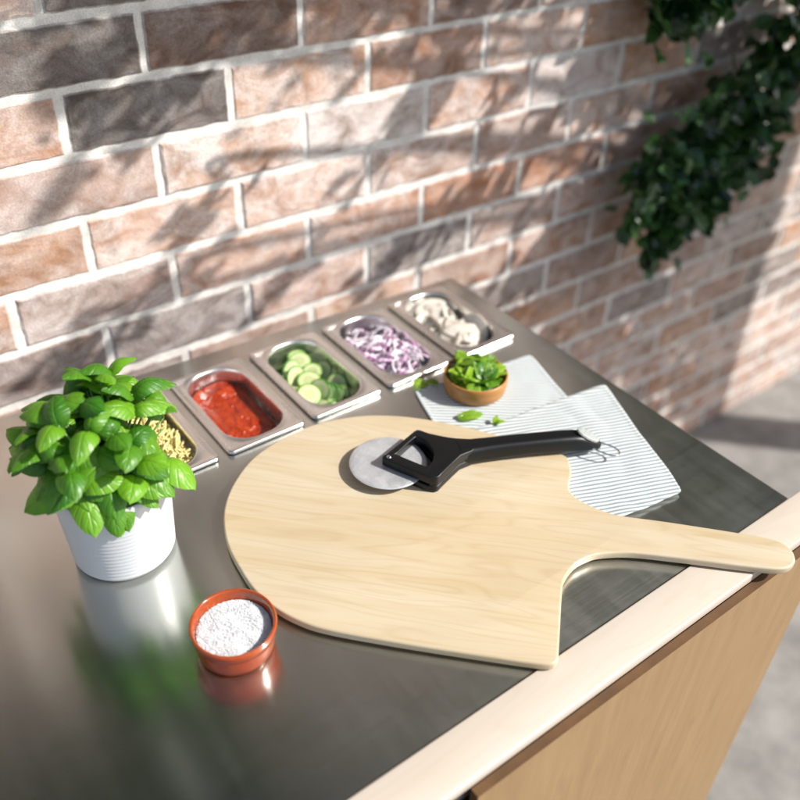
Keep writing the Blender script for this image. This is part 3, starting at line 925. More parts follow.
def cloth_sheet(c00, c10, c11, c01, z0, stripe_ang, seed, nu=70, nvv=60, bow=()):
    """bilinear sheet with wavy edges; corner order: along u then v"""
    sd = Vector((math.cos(stripe_ang), math.sin(stripe_ang)))
    sn = Vector((-sd.y, sd.x))
    top, bot = [], []
    C = [Vector(c) for c in (c00, c10, c11, c01)]
    for i in range(nu+1):
        rt, rb = [], []
        for j in range(nvv+1):
            u, v = i/nu, j/nvv
            # round the corners a touch
            p = C[0]*(1-u)*(1-v)+C[1]*u*(1-v)+C[2]*u*v+C[3]*(1-u)*v
            du, dv = abs(2*u-1), abs(2*v-1)
            cr = max(0, du-0.94)/0.06*max(0, dv-0.94)/0.06
            ctr = sum(C, Vector((0, 0)))/4
            p = p+(ctr-p)*0.014*cr
            e = Vector((noise.noise(Vector((p.x*14, p.y*14, seed))), noise.noise(Vector((p.x*14, p.y*14, seed+7)))))*0.0034
            p = p+e
            qa, qb = p.dot(sd), p.dot(sn)
            free = max(0, (p.x-0.27)/0.2)            # the part the peel does not press flat
            w = noise.noise(Vector((qa*30, qb*22, seed+2)))*0.0012+noise.noise(Vector((qa*9, qb*16, seed+3)))*0.0042*free
            w += 0.0016*free*max(0, math.sin(qa*46+2.2*noise.noise(Vector((qb*9, seed, 0)))))**3
            w += 0.0025*max(0, du-0.93)/0.07*max(0, noise.noise(Vector((p.x*18, p.y*18, seed+11))))*free
            hem = 0.0006 if max(du, dv) > 0.955 else 0
            z = z0+abs(w)+hem
            rt.append(bm.verts.new((p.x, p.y, z+0.0006))); rb.append(bm.verts.new((p.x, p.y, z-0.0003)))
        top.append(rt); bot.append(rb)
    def uvset(f):
        for lp in f.loops:
            q = Vector((lp.vert.co.x, lp.vert.co.y))
            lp[uvl].uv = (q.dot(sd), q.dot(sn))
    for i in range(nu):
        for j in range(nvv):
            uvset(bm.faces.new((top[i][j], top[i+1][j], top[i+1][j+1], top[i][j+1])))
            uvset(bm.faces.new((bot[i][j], bot[i][j+1], bot[i+1][j+1], bot[i+1][j])))
    for i in range(nu):
        uvset(bm.faces.new((top[i][0], bot[i][0], bot[i+1][0], top[i+1][0]))); uvset(bm.faces.new((top[i][nvv], top[i+1][nvv], bot[i+1][nvv], bot[i][nvv])))
    for j in range(nvv):
        uvset(bm.faces.new((top[0][j], top[0][j+1], bot[0][j+1], bot[0][j]))); uvset(bm.faces.new((top[nu][j], bot[nu][j], bot[nu][j+1], top[nu][j+1])))
cloth_sheet((0.266, -0.022), (0.452, -0.047), (0.400, -0.255), (0.228, -0.140), 0.0009, math.radians(-37), 1.0)
cloth_sheet((0.262, -0.130), (0.486, -0.160), (0.404, -0.361), (0.245, -0.338), 0.0042, math.radians(-22), 5.0)
o = from_bm('tea_towel', bm, M_CLOTH)
tag(o, 'folded white linen tea towel with thin grey stripes under the wooden peel', 'tea towel')

# ------------------------------------------------------------------ pizza peel
PZ0, PZ1 = 0.0075, 0.0175     # rests on the towel
ca, sa = math.cos(math.radians(-46)), math.sin(math.radians(-46))
def uvw(u, v): return (u*ca - v*sa, u*sa + v*ca)
blade = [(.406,.013),(.408,.040),(.404,.064),(.392,.073),(.357,.083),(.294,.097),(.243,.104),(.191,.105),(.141,.095),(.095,.071),(.069,.047),(.046,.017),(.031,-.014),(.024,-.050),(.024,-.084),(.031,-.115),(.047,-.149),(.071,-.180),(.093,-.203),(.120,-.221),(.148,-.232),(.179,-.237),(.247,-.239),(.324,-.239),(.370,-.2385),(.390,-.237),(.3975,-.231),(.3985,-.215),(.4005,-.144),(.404,-.125),(.413,-.107),(.424,-.096),(.440,-.086),(.472,-.078),(.514,-.0755),(.60,-.0735),(.632,-.070),(.645,-.060),(.648,-.049),(.645,-.038),(.632,-.028),(.60,-.0245),(.514,-.022),(.463,-.022),(.441,-.017),(.424,-.009),(.411,.001)]
blade = [uvw(*p) for p in catmull(blade, 6)]
o = extrude_outline('pizza_peel', [blade], PZ0-0.004, PZ1-0.004, 0.0026, M_PEEL, None, 4)
PT = PZ1-0.004      # top of peel  (0.0135)
tag(o, 'large pale wooden pizza peel lying on the steel counter', 'pizza peel')

# ------------------------------------------------------------------ pizza cutter
cut = empty('pizza_cutter', (0.135, -0.139, PT))
tag(cut, 'black handled pizza cutter with steel wheel lying on the peel', 'pizza cutter')
O = Vector((0.135, -0.139, PT))
def loc_(pts): return [(x-O.x, y-O.y) for x, y in pts]
outer = [(0.1275,-0.1437),(0.1262,-0.1395),(0.1290,-0.1360),(0.1330,-0.1365),(0.1600,-0.1290),(0.1860,-0.1216),(0.1905,-0.1212),(0.1935,-0.1240),(0.1985,-0.1345),(0.2054,-0.1440),(0.2130,-0.1535),(0.2200,-0.1605),(0.2330,-0.1710),(0.2310,-0.1860),(0.2200,-0.1895),(0.2042,-0.1880),(0.1890,-0.1925),(0.1700,-0.1985),(0.1600,-0.2020),(0.1560,-0.2010),(0.1500,-0.1950),(0.1380,-0.1685)]
hole = [(0.1445,-0.1455),(0.1465,-0.1420),(0.1770,-0.1322),(0.1815,-0.1325),(0.1850,-0.1375),(0.1862,-0.1470),(0.1840,-0.1600),(0.1790,-0.1690),(0.1710,-0.1765),(0.1640,-0.1800),(0.1605,-0.1795),(0.1570,-0.1755)]
def smooth_poly(P, n=4): return [(p[0], p[1]) for p in catmull(P, n)]
HZ = 0.0245
parts = []
p1 = extrude_outline('fork', [loc_(outer), loc_(smooth_poly(hole))], 0.0126, HZ-.0004, 0.0016, M_BLACK)
p2 = extrude_outline('fork', [loc_(outer), loc_(smooth_poly(hole))], 0.0006, 0.0095, 0.0012, M_BLACK)
body = [(0.1885,-0.1480),(0.1935,-0.1300),(0.1985,-0.1355),(0.2054,-0.1450),(0.2130,-0.1543),(0.2200,-0.1613),(0.2325,-0.1715),(0.2305,-0.1855),(0.2200,-0.1888),(0.2042,-0.1874),(0.1890,-0.1919),(0.1700,-0.1979),(0.1600,-0.2013),(0.1566,-0.2004),(0.1520,-0.1960),(0.1535,-0.1890),(0.1640,-0.1830),(0.1730,-0.1780),(0.1810,-0.1705),(0.1862,-0.1610)]
p3 = extrude_outline('body', [loc_(body)], 0.0008, HZ-.0006, 0.0014, M_BLACK)
# grip: rounded-rectangle section swept along a slightly arched line, dipping at the tail
bm = bmesh.new()
cl = [(0.2130,-0.1730,.0,.0245,.0300),(0.2280,-0.1795,.0005,.0245,.0262),(0.2470,-0.1885,.0015,.0250,.0240),(0.2700,-0.1995,.003,.0255,.0232),(0.3000,-0.2145,.004,.0258,.0230),(0.3250,-0.2270,.003,.0256,.0228),(0.3420,-0.2355,.0015,.0250,.0226),
      (0.3490,-0.2390,.0008,.0238,.0222),(0.3560,-0.2425,.0005,.0205,.0212),(0.3640,-0.2465,.0004,.0160,.0195),(0.3705,-0.2498,.0005,.0120,.0165),(0.3740,-0.2515,.0015,.0095,.0120)]
secs = []
for i, (x, y, zb, zt, w) in enumerate(cl):
    a = Vector(cl[max(i-1, 0)][:2]); b = Vector(cl[min(i+1, len(cl)-1)][:2])
    t = (b-a).normalized(); n = Vector((-t.y, t.x))
    h = zt-zb; r = min(w, h)*0.30
    ring = []
    for cxx, czz, a0 in ((w/2-r, zt-r, 0), (-(w/2-r), zt-r, 90), (-(w/2-r), zb+r, 180), (w/2-r, zb+r, 270)):
        for k in range(6):
            an = math.radians(a0+90*k/5)
            q = cxx+r*math.cos(an)
            ring.append(bm.verts.new((x+n.x*q-O.x, y+n.y*q-O.y, czz+r*math.sin(an))))
    secs.append(ring)
N = len(secs[0])
for a, b in zip(secs, secs[1:]):
    for k in range(N): bm.faces.new((a[k], a[(k+1) % N], b[(k+1) % N], b[k]))
bm.faces.new(secs[0]); bm.faces.new(secs[-1])
p4 = from_bm('grip', bm, M_BLACK)
auto_smooth(p4, 50)
# join the black nylon pieces into one handle part
bm = bmesh.new()
for p in (p1, p2, p3, p4): bm.from_mesh(p.data)
hd = from_bm('handle', bm, M_BLACK, cut, normals=False)
for p in (p1, p2, p3, p4):
    me = p.data; bpy.data.objects.remove(p); bpy.data.meshes.remove(me)
for p in hd.data.polygons: p.use_smooth = True
# wheel
def m_wheel():
    m, nt, b = mat('cutter_wheel_steel')
    n = noise_(nt, coords(nt), 60, 5, 0.7, 0.5)
    c = ramp(nt, n.outputs[0], [(0.35, (0.42, 0.425, 0.435)), (0.65, (0.56, 0.565, 0.575))])
    L(nt, c.outputs[0], b.inputs['Base Color'])
    b.inputs['Metallic'].default_value = 0.5
    L(nt, math_(nt, 'MULTIPLY_ADD', n.outputs[0], 0.25, 0.36), b.inputs['Roughness'])
    return m
prof = [(0, 0.0118), (0.020, 0.0118), (0.0405, 0.0118), (0.0440, 0.0113), (0.0458, 0.0106), (0.0458, 0.0104), (0.0440, 0.0100), (0.0405, 0.0098), (0, 0.0098)]
w = lathe('wheel', prof, m_wheel(), cut, 128); w.location = (0.001, 0.001, 0)
auto_smooth(w, 4)
sc = lathe('screw', [(0, 0.0262), (0.0012, 0.0262), (0.0026, 0.0258), (0.0029, 0.0250), (0.0029, 0.0225)], M_CHROME, hd, 32); sc.location = (-0.0015, -0.0035, -.0012)
# grey oval cap on the sloping tail
bm = bmesh.new()
seg = 40
c0 = Vector((0.3590-O.x, -0.2440-O.y, 0.0198)); ta = Vector((0.894*0.86, -0.448*0.86, -0.52)).normalized(); tb = Vector((0.448, 0.894, 0)); tn = ta.cross(tb)
if tn.z < 0: tn = -tn
rings = []
for rr_, h in ((1.0, -0.001), (1.0, 0.0012), (0.95, 0.0017), (0.6, 0.0020)):
    rings.append([bm.verts.new(c0+ta*0.0175*rr_*math.cos(2*math.pi*i/seg)+tb*0.0096*rr_*math.sin(2*math.pi*i/seg)+tn*h) for i in range(seg)])
for a, b in zip(rings, rings[1:]):
    for i in range(seg): bm.faces.new((a[i], a[(i+1) % seg], b[(i+1) % seg], b[i]))
bm.faces.new(rings[-1])
from_bm('end_cap', bm, M_GREYCAP, hd)
# wire hanging loop
bm = bmesh.new()
Rg = [(0.3585,-0.2548,.0065),(0.3620,-0.2640,.0060),(0.3690,-0.2760,.0050),(0.3755,-0.2800,.0045),(0.3815,-0.2780,.0045),(0.3835,-0.2715,.0050),(0.3800,-0.2620,.0060),(0.3735,-0.2520,.0065)]
tube(bm, [(x-O.x, y-O.y, z) for x, y, z in catmull(Rg, 6, False)], 0.0011, 10)
from_bm('hanging_loop', bm, M_CHROME, hd)

# ------------------------------------------------------------------ salt bowl
def m_glaze():
    m, nt, b = mat('terracotta_glaze')
    n = noise_(nt, coords(nt), 50, 4, 0.6)
    L(nt, ramp(nt, n.outputs[0], [(0.3, (0.26, 0.036, 0.003)), (0.7, (0.33, 0.058, 0.005))]).outputs[0], b.inputs['Base Color'])
    b.inputs['Roughness'].default_value = 0.16
    b.inputs['Coat Weight'].default_value = 0.6; b.inputs['Coat Roughness'].default_value = 0.05
    bump(nt, b, n.outputs[0], 0.12, 0.001)
    return m
M_GLAZE = m_glaze()
SBX, SBY = -0.1247, -0.2478
sb = lathe('salt_bowl', [(0, 0.0012), (0.029, 0.0010), (0.0335, 0.0006), (0.0362, 0.0022), (0.0378, 0.0070), (0.0386, 0.0130), (0.0391, 0.0185), (0.0393, 0.0205), (0.0402, 0.0222), (0.0410, 0.0255), (0.0412, 0.0282), (0.0406, 0.0300), (0.0393, 0.0306), (0.0380, 0.0298), (0.0372, 0.0275), (0.0363, 0.0230), (0.0345, 0.0150), (0.0320, 0.0085), (0.0280, 0.0050), (0, 0.0045)], M_GLAZE)
sb.location = (SBX, SBY, 0)
for v in sb.data.vertices: v.co.z *= 1.2
tag(sb, 'small round glazed terracotta bowl of salt in front of the peel', 'bowl')
def m_salt():
    m, nt, b = mat('coarse_salt')
    n = noise_(nt, coords(nt), 700, 3, 0.7)
    L(nt, ramp(nt, n.outputs[0], [(0.3, (0.60, 0.61, 0.62)), (0.6, (0.68, 0.685, 0.69))]).outputs[0], b.inputs['Base Color'])
    b.inputs['Roughness'].default_value = 0.4
    b.inputs['Subsurface Weight'].default_value = 0.3; b.inputs['Subsurface Radius'].default_value = (.004, .004, .004); b.inputs['Subsurface Scale'].default_value = .3
    bump(nt, b, n.outputs[0], 0.25, 0.0006)
    return m
bm = bmesh.new()
rs = random.Random(8)
rings = []
for j in range(26):
    rr_ = 0.0353*j/25
    rings.append([bm.verts.new((rr_*math.cos(2*math.pi*i/80), rr_*math.sin(2*math.pi*i/80), 0.0195+0.0022*(1-(j/25)**2)+0.0012*noise.noise(Vector((rr_*math.cos(2*math.pi*i/80)*90, rr_*math.sin(2*math.pi*i/80)*90, 0))))) for i in range(80)] if j else [bm.verts.new((0, 0, 0.0215))])
for a, b in zip(rings, rings[1:]):
    for i in range(80):
        q = (i+1) % 80
        if len(a) == 1: bm.faces.new((a[0], b[i], b[q]))
        else: bm.faces.new((a[i], b[i], b[q], a[q]))
for i in range(4200):
    a = rs.uniform(0, 6.283); rr_ = 0.0350*math.sqrt(rs.random())
    s = rs.uniform(0.00025, 0.0005)
    z = 0.0197+0.0022*(1-(rr_/.0353)**2)+rs.uniform(-.0002, .0006)
    mt = Matrix.Translation((rr_*math.cos(a), rr_*math.sin(a), z)) @ Matrix.Rotation(rs.uniform(0, 3), 4, Vector((rs.random(), rs.random(), rs.random()+.1)).normalized()) @ Matrix.Diagonal((s, s*rs.uniform(.6, 1.2), s*rs.uniform(.6, 1.2), 1))
    vs = [bm.verts.new(mt @ Vector(c)) for c in ((-1,-1,-1),(1,-1,-1),(1,1,-1),(-1,1,-1),(-1,-1,1),(1,-1,1),(1,1,1),(-1,1,1))]
    for f in ((0,3,2,1),(4,5,6,7),(0,1,5,4),(1,2,6,5),(2,3,7,6),(3,0,4,7)): bm.faces.new([vs[k] for k in f])
o = from_bm('salt', bm, m_salt(), smooth=False); o.location = (SBX, SBY, 0.0058)
tag(o, 'coarse white salt heaped in the terracotta bowl', 'salt', kind='stuff')

# ------------------------------------------------------------------ basil bowl and leaves
def m_bowlwood():
    m, nt, b = mat('caramel_bowl')
    n = noise_(nt, coords(nt, scale=(1, 1, 5)), 30, 4, 0.6)
    L(nt, ramp(nt, n.outputs[0], [(0.3, (0.33, 0.15, 0.036)), (0.7, (0.42, 0.20, 0.055))]).outputs[0], b.inputs['Base Color'])
    b.inputs['Roughness'].default_value = 0.35
    return m
BBX, BBY, BBZ = 0.3345, -0.0640, 0.0024
bb_ = lathe('wooden_bowl', [(0, 0.0008), (0.0370, 0.0004), (0.0395, 0.0012), (0.0412, 0.0040), (0.0425, 0.0110), (0.0432, 0.0200), (0.0434, 0.0258), (0.0428, 0.0272), (0.0416, 0.0276), (0.0405, 0.0268), (0.0400, 0.0220), (0.0392, 0.0120), (0.0378, 0.0060), (0.0340, 0.0040), (0, 0.0038)], m_bowlwood())
bb_.location = (BBX, BBY, BBZ)
tag(bb_, 'small round caramel brown bowl filled with basil on the tea towel', 'bowl')

def leaf_bm(bm, lay, Mx, ln, wd, cup, droop, c, nu=6, nv=4, tip=0.6, fold=0.0):
    """domed leaf from its stalk at the origin along +X"""
    uvl_ = bm.loops.layers.uv.get('UVMap') or bm.loops.layers.uv.new('UVMap')
    g = []
    for i in range(nu+1):
        t = i/nu
        w = wd/2*math.sin(math.pi*min(1, t**0.85*0.97+0.03))**0.55*(1-0.12*t**3) if t < 1 else 0.0003
        row_ = []
        for j in range(-nv//2, nv//2+1):
            s = j/(nv/2)
            x = ln*t*(1-0.08*s*s*(1-t)); y = w*s
            z = cup*math.sin(math.pi*t)*(1-s*s*0.9)*ln - droop*ln*t*t + fold*abs(s)*w - 0.006*ln*0
            z += 0.035*ln*math.sin(t*9+s*2)*abs(s)
            if j == 0: z -= 0.018*ln
            v = bm.verts.new(Mx @ Vector((x, y, z)))
            v[lay] = (c, c, c, 1)
            row_.append(v)
        g.append(row_)
    for a, b in zip(g, g[1:]):
        for k in range(len(a)-1):
            f = bm.faces.new((a[k], b[k], b[k+1], a[k+1]))
            ia = g.index(a)
            for lp, (ti, si) in zip(f.loops, ((ia, k), (ia+1, k), (ia+1, k+1), (ia, k+1))):
                lp[uvl_].uv = (ti/nu, abs(si/nv*2-1))

def orient(pos, dirv, upv_, roll=0.0):
    x = Vector(dirv).normalized(); z = Vector(upv_); z = (z-x*z.dot(x)).normalized(); y = z.cross(x)
    m_ = Matrix((x, y, z)).transposed().to_4x4()
    m_.translation = Vector(pos)
    return m_ @ Matrix.Rotation(roll, 4, 'X')

rb = random.Random(17)
bowl_leaf_labels = 'basil leaf heaped in the caramel brown bowl'
special_bl = {0: 'broad pale basil leaf at the left rim of the caramel bowl', 1: 'broad dull green basil leaf showing its underside at the front of the bowl',
              2: 'bright yellow-green basil leaf at the right of the bowl', 3: 'upright basil leaf at the back of the bowl'}
spec_pose = {0: ((-0.030, 0.006, 0.030), (0.75, -0.65, 0.10), (-.2, -.3, 1), 0.040, 0.022, 0.95), 1: ((-0.006, -0.030, 0.0245), (0.8, 0.45, 0.05), (-.3, -.5, .8), 0.026, 0.021, 0.35),
             2: ((0.012, -0.012, 0.033), (0.8, -0.35, 0.10), (-.2, -.2, 1), 0.024, 0.018, 1.0), 3: ((0.004, 0.024, 0.028), (-0.5, 0.3, 0.7), (-.4, -.6, .4), 0.024, 0.018, 0.7)}
M_BASIL2 = m_leaf('cut_basil', (0.03, 0.14, 0.008), (0.26, 0.42, 0.025), 0.32, 0.3, 60)
for i in range(84):
    bm = bmesh.new(); lay = bm.verts.layers.float_color.new('lcol')
    if i in spec_pose:
        pos, d, up_, ln, wd, c = spec_pose[i]
    else:
        a = rb.uniform(0, 6.283); rr_ = 0.027*math.sqrt(rb.random()) if i < 56 else rb.uniform(.022, .031)
        pos = (rr_*math.cos(a), rr_*math.sin(a), 0.021+0.011*rb.random()+0.010*(1-rr_/0.03))
        if i >= 56: pos = (pos[0], pos[1], rb.uniform(.018, .025))
        d = (rb.uniform(-1, 1), rb.uniform(-1, 1), rb.uniform(-.25, .45) if i < 56 else rb.uniform(-.1, .2)); up_ = (rb.uniform(-.5, .5), rb.uniform(-.6, .4), 1)
        ln = rb.uniform(0.020, 0.030); wd = ln*rb.uniform(.62, .82); c = rb.random()
        pos = (pos[0]-d[0]*ln*.3, pos[1]-d[1]*ln*.3, pos[2])
    leaf_bm(bm, lay, orient(pos, d, up_), ln, wd, rb.uniform(.02, .12), rb.uniform(-.1, .2), c, 8, 6, fold=rb.uniform(0, .35))
    # keep every tip inside the bowl rim or above it
    for v in bm.verts:
        q = math.hypot(v.co.x, v.co.y)
        if q > 0.0372 and v.co.z < 0.030: v.co.x *= 0.0372/q; v.co.y *= 0.0372/q
    o = from_bm('basil_leaf', bm, M_BASIL2); o.location = (BBX, BBY, BBZ)
    tag(o, special_bl.get(i, bowl_leaf_labels), 'basil leaf', 'basil leaves heaped in the small bowl')
# loose leaves
for pos, d, up_, ln, wd, c, lab, extra in (
    ((0.289, -0.016, 0.0012), (-0.55, 0.1, 0.10), (-.1, -.2, 1), 0.021, 0.017, 0.75, 'curled loose basil sprig on bare steel left of the bowl', True),
    ((0.2735, -0.1030, 0.0052), (0.945, -0.33, 0.0), (-.1, -.1, 1), 0.036, 0.017, 0.6, 'long loose basil leaf lying on the towel in front of the bowl', False),
    ((0.303, -0.141, 0.0062), (0.6, 0.5, 0.25), (-.3, -.3, 1), 0.015, 0.009, 1.0, 'tiny bright loose basil leaf nearest the cutter handle', True)):
    bm = bmesh.new(); lay = bm.verts.layers.float_color.new('lcol')
    leaf_bm(bm, lay, orient(pos, d, up_), ln, wd, 0.08, 0.02, c, 9, 6, fold=.25)
    if extra:
        leaf_bm(bm, lay, orient((pos[0], pos[1], pos[2]+.002), (d[0]*-.2+.5, d[1]-.75, .22), up_), ln*.85, wd*.7, 0.12, 0.15, c*.8, 9, 6, fold=.2)
        tube(bm, [pos, (pos[0]+.004, pos[1]+.001, pos[2]+.001), (pos[0]+.009, pos[1]+.003, pos[2]+.001)], 0.0007, 6)
    o = from_bm('basil_leaf', bm, M_BASIL2)
    tag(o, lab, 'basil leaf')

# ------------------------------------------------------------------ potted basil plant
PX, PY = -0.160, -0.066
def m_pot():
    m, nt, b = mat('white_ceramic')
    b.inputs['Base Color'].default_value = (0.50, 0.515, 0.53, 1)
    b.inputs['Roughness'].default_value = 0.35
    n = noise_(nt, coords(nt), 40, 3, .5); bump(nt, b, n.outputs[0], .08, .001)
    return m
prof = [(0, 0.001), (0.046, 0.0005), (0.0495, 0.0015), (0.0512, 0.005)]
for i in range(14):
    z = 0.006+0.0052*i; r = 0.0520+0.0062*(z/0.105)
    prof += [(r, z), (r+0.0007, z+0.0018), (r+0.0004, z+0.0036)]
prof += [(0.0570, 0.080), (0.0580, 0.098), (0.0584, 0.104), (0.0578, 0.1062), (0.0560, 0.1065), (0.0545, 0.1045), (0.0520, 0.085), (0, 0.084)]
pot = lathe('plant_pot', prof, m_pot(), seg=128); pot.location = (PX, PY, 0)
tag(pot, 'white ribbed round ceramic pot holding the basil plant', 'plant pot')
soil = None
basil = empty('basil_plant', (PX, PY, 0.086))
tag(basil, 'bushy bright green potted basil plant at the left end', 'plant')
BZ = 0.086
bm = bmesh.new(); lay = bm.verts.layers.float_color.new('lcol')
sm = bmesh.new()
rp = random.Random(29)
def basil_leaf(pos, d, up_, ln, wd, c, cup=0.22, droop=0.25):
    q = Vector(pos)+Vector(d).normalized()*ln*0.5
    if q.x > 0.030 and 0.010 < q.z < 0.084 and q.y > -0.05: return     # thin on this side: the cheese shows past it
    leaf_bm(bm, lay, orient(pos, d, up_), ln, wd, cup, droop, c, 9, 8)
# stems with opposite leaf pairs
tips = []
for i in range(30):
    a = rp.uniform(0, 6.283); rr_ = 0.066*math.sqrt(rp.random())
    tips.append((rr_*math.cos(a), rr_*math.sin(a), 0.052+0.075*(1-(rr_/0.075)**2)*rp.uniform(.75, 1.05)))
tips += [(0.052, 0.010, 0.075), (0.060, -0.012, 0.06), (0.045, -0.04, 0.055), (0.030, -0.02, 0.10), (0.03, 0.03, 0.115), (0.055, 0.03, 0.085)]
for i, (tx, ty, tz) in enumerate(tips):
    base = Vector((tx*0.45, ty*0.45, -0.002)); tip = Vector((tx, ty, tz))
    midp = base.lerp(tip, .5)+Vector((tx*-.12, ty*-.12, 0.01))
    tube(sm, [base, base.lerp(midp, .5)*1.0+Vector((0, 0, .004)), midp, tip], [.0018, .0016, .0014, .0009], 6)
    out = Vector((tx, ty, 0)); out = out.normalized() if out.length > 1e-4 else Vector((1, 0, 0))
    ph = rp.uniform(0, 6.28)
    for lev, (f, ls) in enumerate(((0.97, 0.032), (0.72, 0.043), (0.5, 0.038))):
        pos = base.lerp(tip, f)
        for s in (0, 1):
            an = ph+lev*math.pi/2+s*math.pi
            d = Vector((math.cos(an), math.sin(an), 0.15 if lev else 0.55))+out*0.55
            up_ = Vector((0, 0, 1))+out*0.45+Vector((rp.uniform(-.2, .2), rp.uniform(-.2, .2), 0))
            ln = ls*rp.uniform(.8, 1.15)
            basil_leaf(pos, d, up_, ln, ln*rp.uniform(.68, .82), rp.uniform(.1, .95), rp.uniform(.18, .30), rp.uniform(.1, .55))
# drooping leaves over the pot's rim, toward the camera and right
for i in range(16):
    an = math.radians(-150+rp.uniform(0, 200))
    pos = Vector((0.043*math.cos(an), 0.043*math.sin(an), rp.uniform(0.02, 0.05)))
    d = Vector((math.cos(an), math.sin(an), rp.uniform(-.5, .1)))
    ln = rp.uniform(.030, .042)
    basil_leaf(pos, d, Vector((math.cos(an)*.6, math.sin(an)*.6, 1)), ln, ln*.75, rp.uniform(.2, .9), .25, .4)
o = from_bm('foliage', bm, M_BASIL, basil, normals=False)
o2 = from_bm('stems', sm, M_STEM, basil)
bm = bmesh.new()
bmesh.ops.create_circle(bm, cap_ends=True, segments=48, radius=0.0525)
s_ = from_bm('potting_soil', bm, m_simple('soil', (0.035, 0.024, 0.016), .95, nscale=300, namp=.6, bumpd=.002), pot, smooth=False); s_.location = (0, 0, 0.0865)

# ------------------------------------------------------------------ climbing plants and the tree that throws the dappled shade
def small_leaf(bm, lay, Mx, s, c, w=1.0):
    P = [(0, 0, 0), (.25, .38, .05), (.62, .34, .03), (1, 0, -.10), (.62, -.34, .03), (.25, -.38, .05), (.45, 0, -.04)]
    v = []
    for p in P:
        q = bm.verts.new(Mx @ Vector((p[0]*s, p[1]*s*w, p[2]*s))); q[lay] = (c, c, c, 1); v.append(q)
    for a, b, d in ((0, 6, 1), (1, 6, 2), (2, 6, 3), (3, 6, 4), (4, 6, 5), (5, 6, 0)): bm.faces.new((v[a], v[b], v[d]))
def rvec(r_): return Vector((r_.gauss(0, 1), r_.gauss(0, 1), r_.gauss(0, 1))).normalized()
ri = random.Random(41)
def climber(label, paths, nleaf, spread, size, lo=0.0):
    root = empty('climbing_plant', (paths[0][0][0], paths[0][0][1], -0.9))
    off = Vector(root.location)
    tag(root, label, 'plant', 'climbing plants on the brick wall')
    bm = bmesh.new(); lay = bm.verts.layers.float_color.new('lcol'); sm = bmesh.new()
    for path in paths:
        P = catmull(path, 8, False)
        tube(sm, [Vector(p)-off for p in P], [0.005*(1-0.7*i/len(P)) for i in range(len(P))], 6)
    tot = len(paths)
    for i in range(nleaf):
        P = paths[i % tot]
        k = (lo+(1-lo)*ri.random())*(len(P)-1); a = int(k); f = k-a
        c = Vector(P[a]).lerp(Vector(P[min(a+1, len(P)-1)]), f)
        j = rvec(ri)*abs(ri.gauss(0, spread)); j.y *= 0.55
        p = c+j
        if p.y > WY-0.012: p.y = WY-0.012-ri.random()*0.03
        d = rvec(ri)+Vector((-.2, -.5, -.5)); up_ = rvec(ri)*.7+Vector((0, -.7, .6))
        small_leaf(bm, lay, orient(p-off, d, up_), size*ri.uniform(.7, 1.25), ri.random())
    from_bm('foliage', bm, M_IVY, root, normals=False, smooth=False)
    from_bm('stem', sm, M_BARK, root)
    return root
climber('dark leafy climber hanging on the wall at the right edge',
        [[(1.75, .26, 1.2), (1.60, .25, .7), (1.35, .22, .30), (1.14, .20, .14), (1.03, .20, .04)],
         [(1.80, .26, 1.1), (1.60, .24, .5), (1.32, .20, .15), (1.12, .20, .06), (1.00, .20, .07)],
         [(1.75, .24, .8), (1.45, .20, .22), (1.22, .18, .02), (1.08, .18, -.03), (1.04, .20, -.12)],
         [(1.80, .26, 1.0), (1.55, .24, .4), (1.28, .20, .12), (1.06, .18, .10), (0.95, .19, .055)],
         [(1.75, .24, .9), (1.45, .20, .32), (1.22, .18, .06), (1.10, .18, -.02), (0.99, .20, -.005)]], 1700, 0.040, 0.038, 0.35)
climber('dark leafy climber on the wall in the top right corner',
        [[(1.90, .25, 1.4), (1.70, .24, .9), (1.35, .22, .48), (1.10, .22, .40), (0.99, .22, .335)],
         [(1.9, .25, 1.2), (1.62, .22, .8), (1.35, .20, .62), (1.12, .22, .45), (0.97, .24, .37)]], 1000, 0.042, 0.040, 0.3)
climber('thick ivy on the high wall behind the tree',
        [[(2.6, .26, -.9), (2.5, .26, .6), (x+.5, .22, z+.1), (x, .20, z), (x-.3, .22, z-.05)] for x, z in
         ((1.7, .95), (1.5, 1.15), (1.7, 1.4), (1.5, 1.6), (1.9, 1.8), (1.3, 1.9), (1.8, 2.2), (2.2, 1.2), (2.3, 1.7))], 6500, 0.13, 0.075, 0.5)
climber('ivy hanging on the upper wall left of the tree',
        [[(-1.4, .26, -.9), (-1.3, .26, 1.2), (x-.1, .23, z+.2), (x, .22, z), (x+.02, .22, z-.12)] for x, z in
         ((-.9, 1.0), (-.6, .95), (-.4, .90), (-.2, .95), (-.05, .92), (-.5, 1.2), (-.15, 1.25), (-.8, 1.4), (.1, 1.6), (.5, 1.75), (.3, 2.1), (-.3, 1.8), (-.8, 1.8))], 5000, 0.12, 0.065, 0.42)

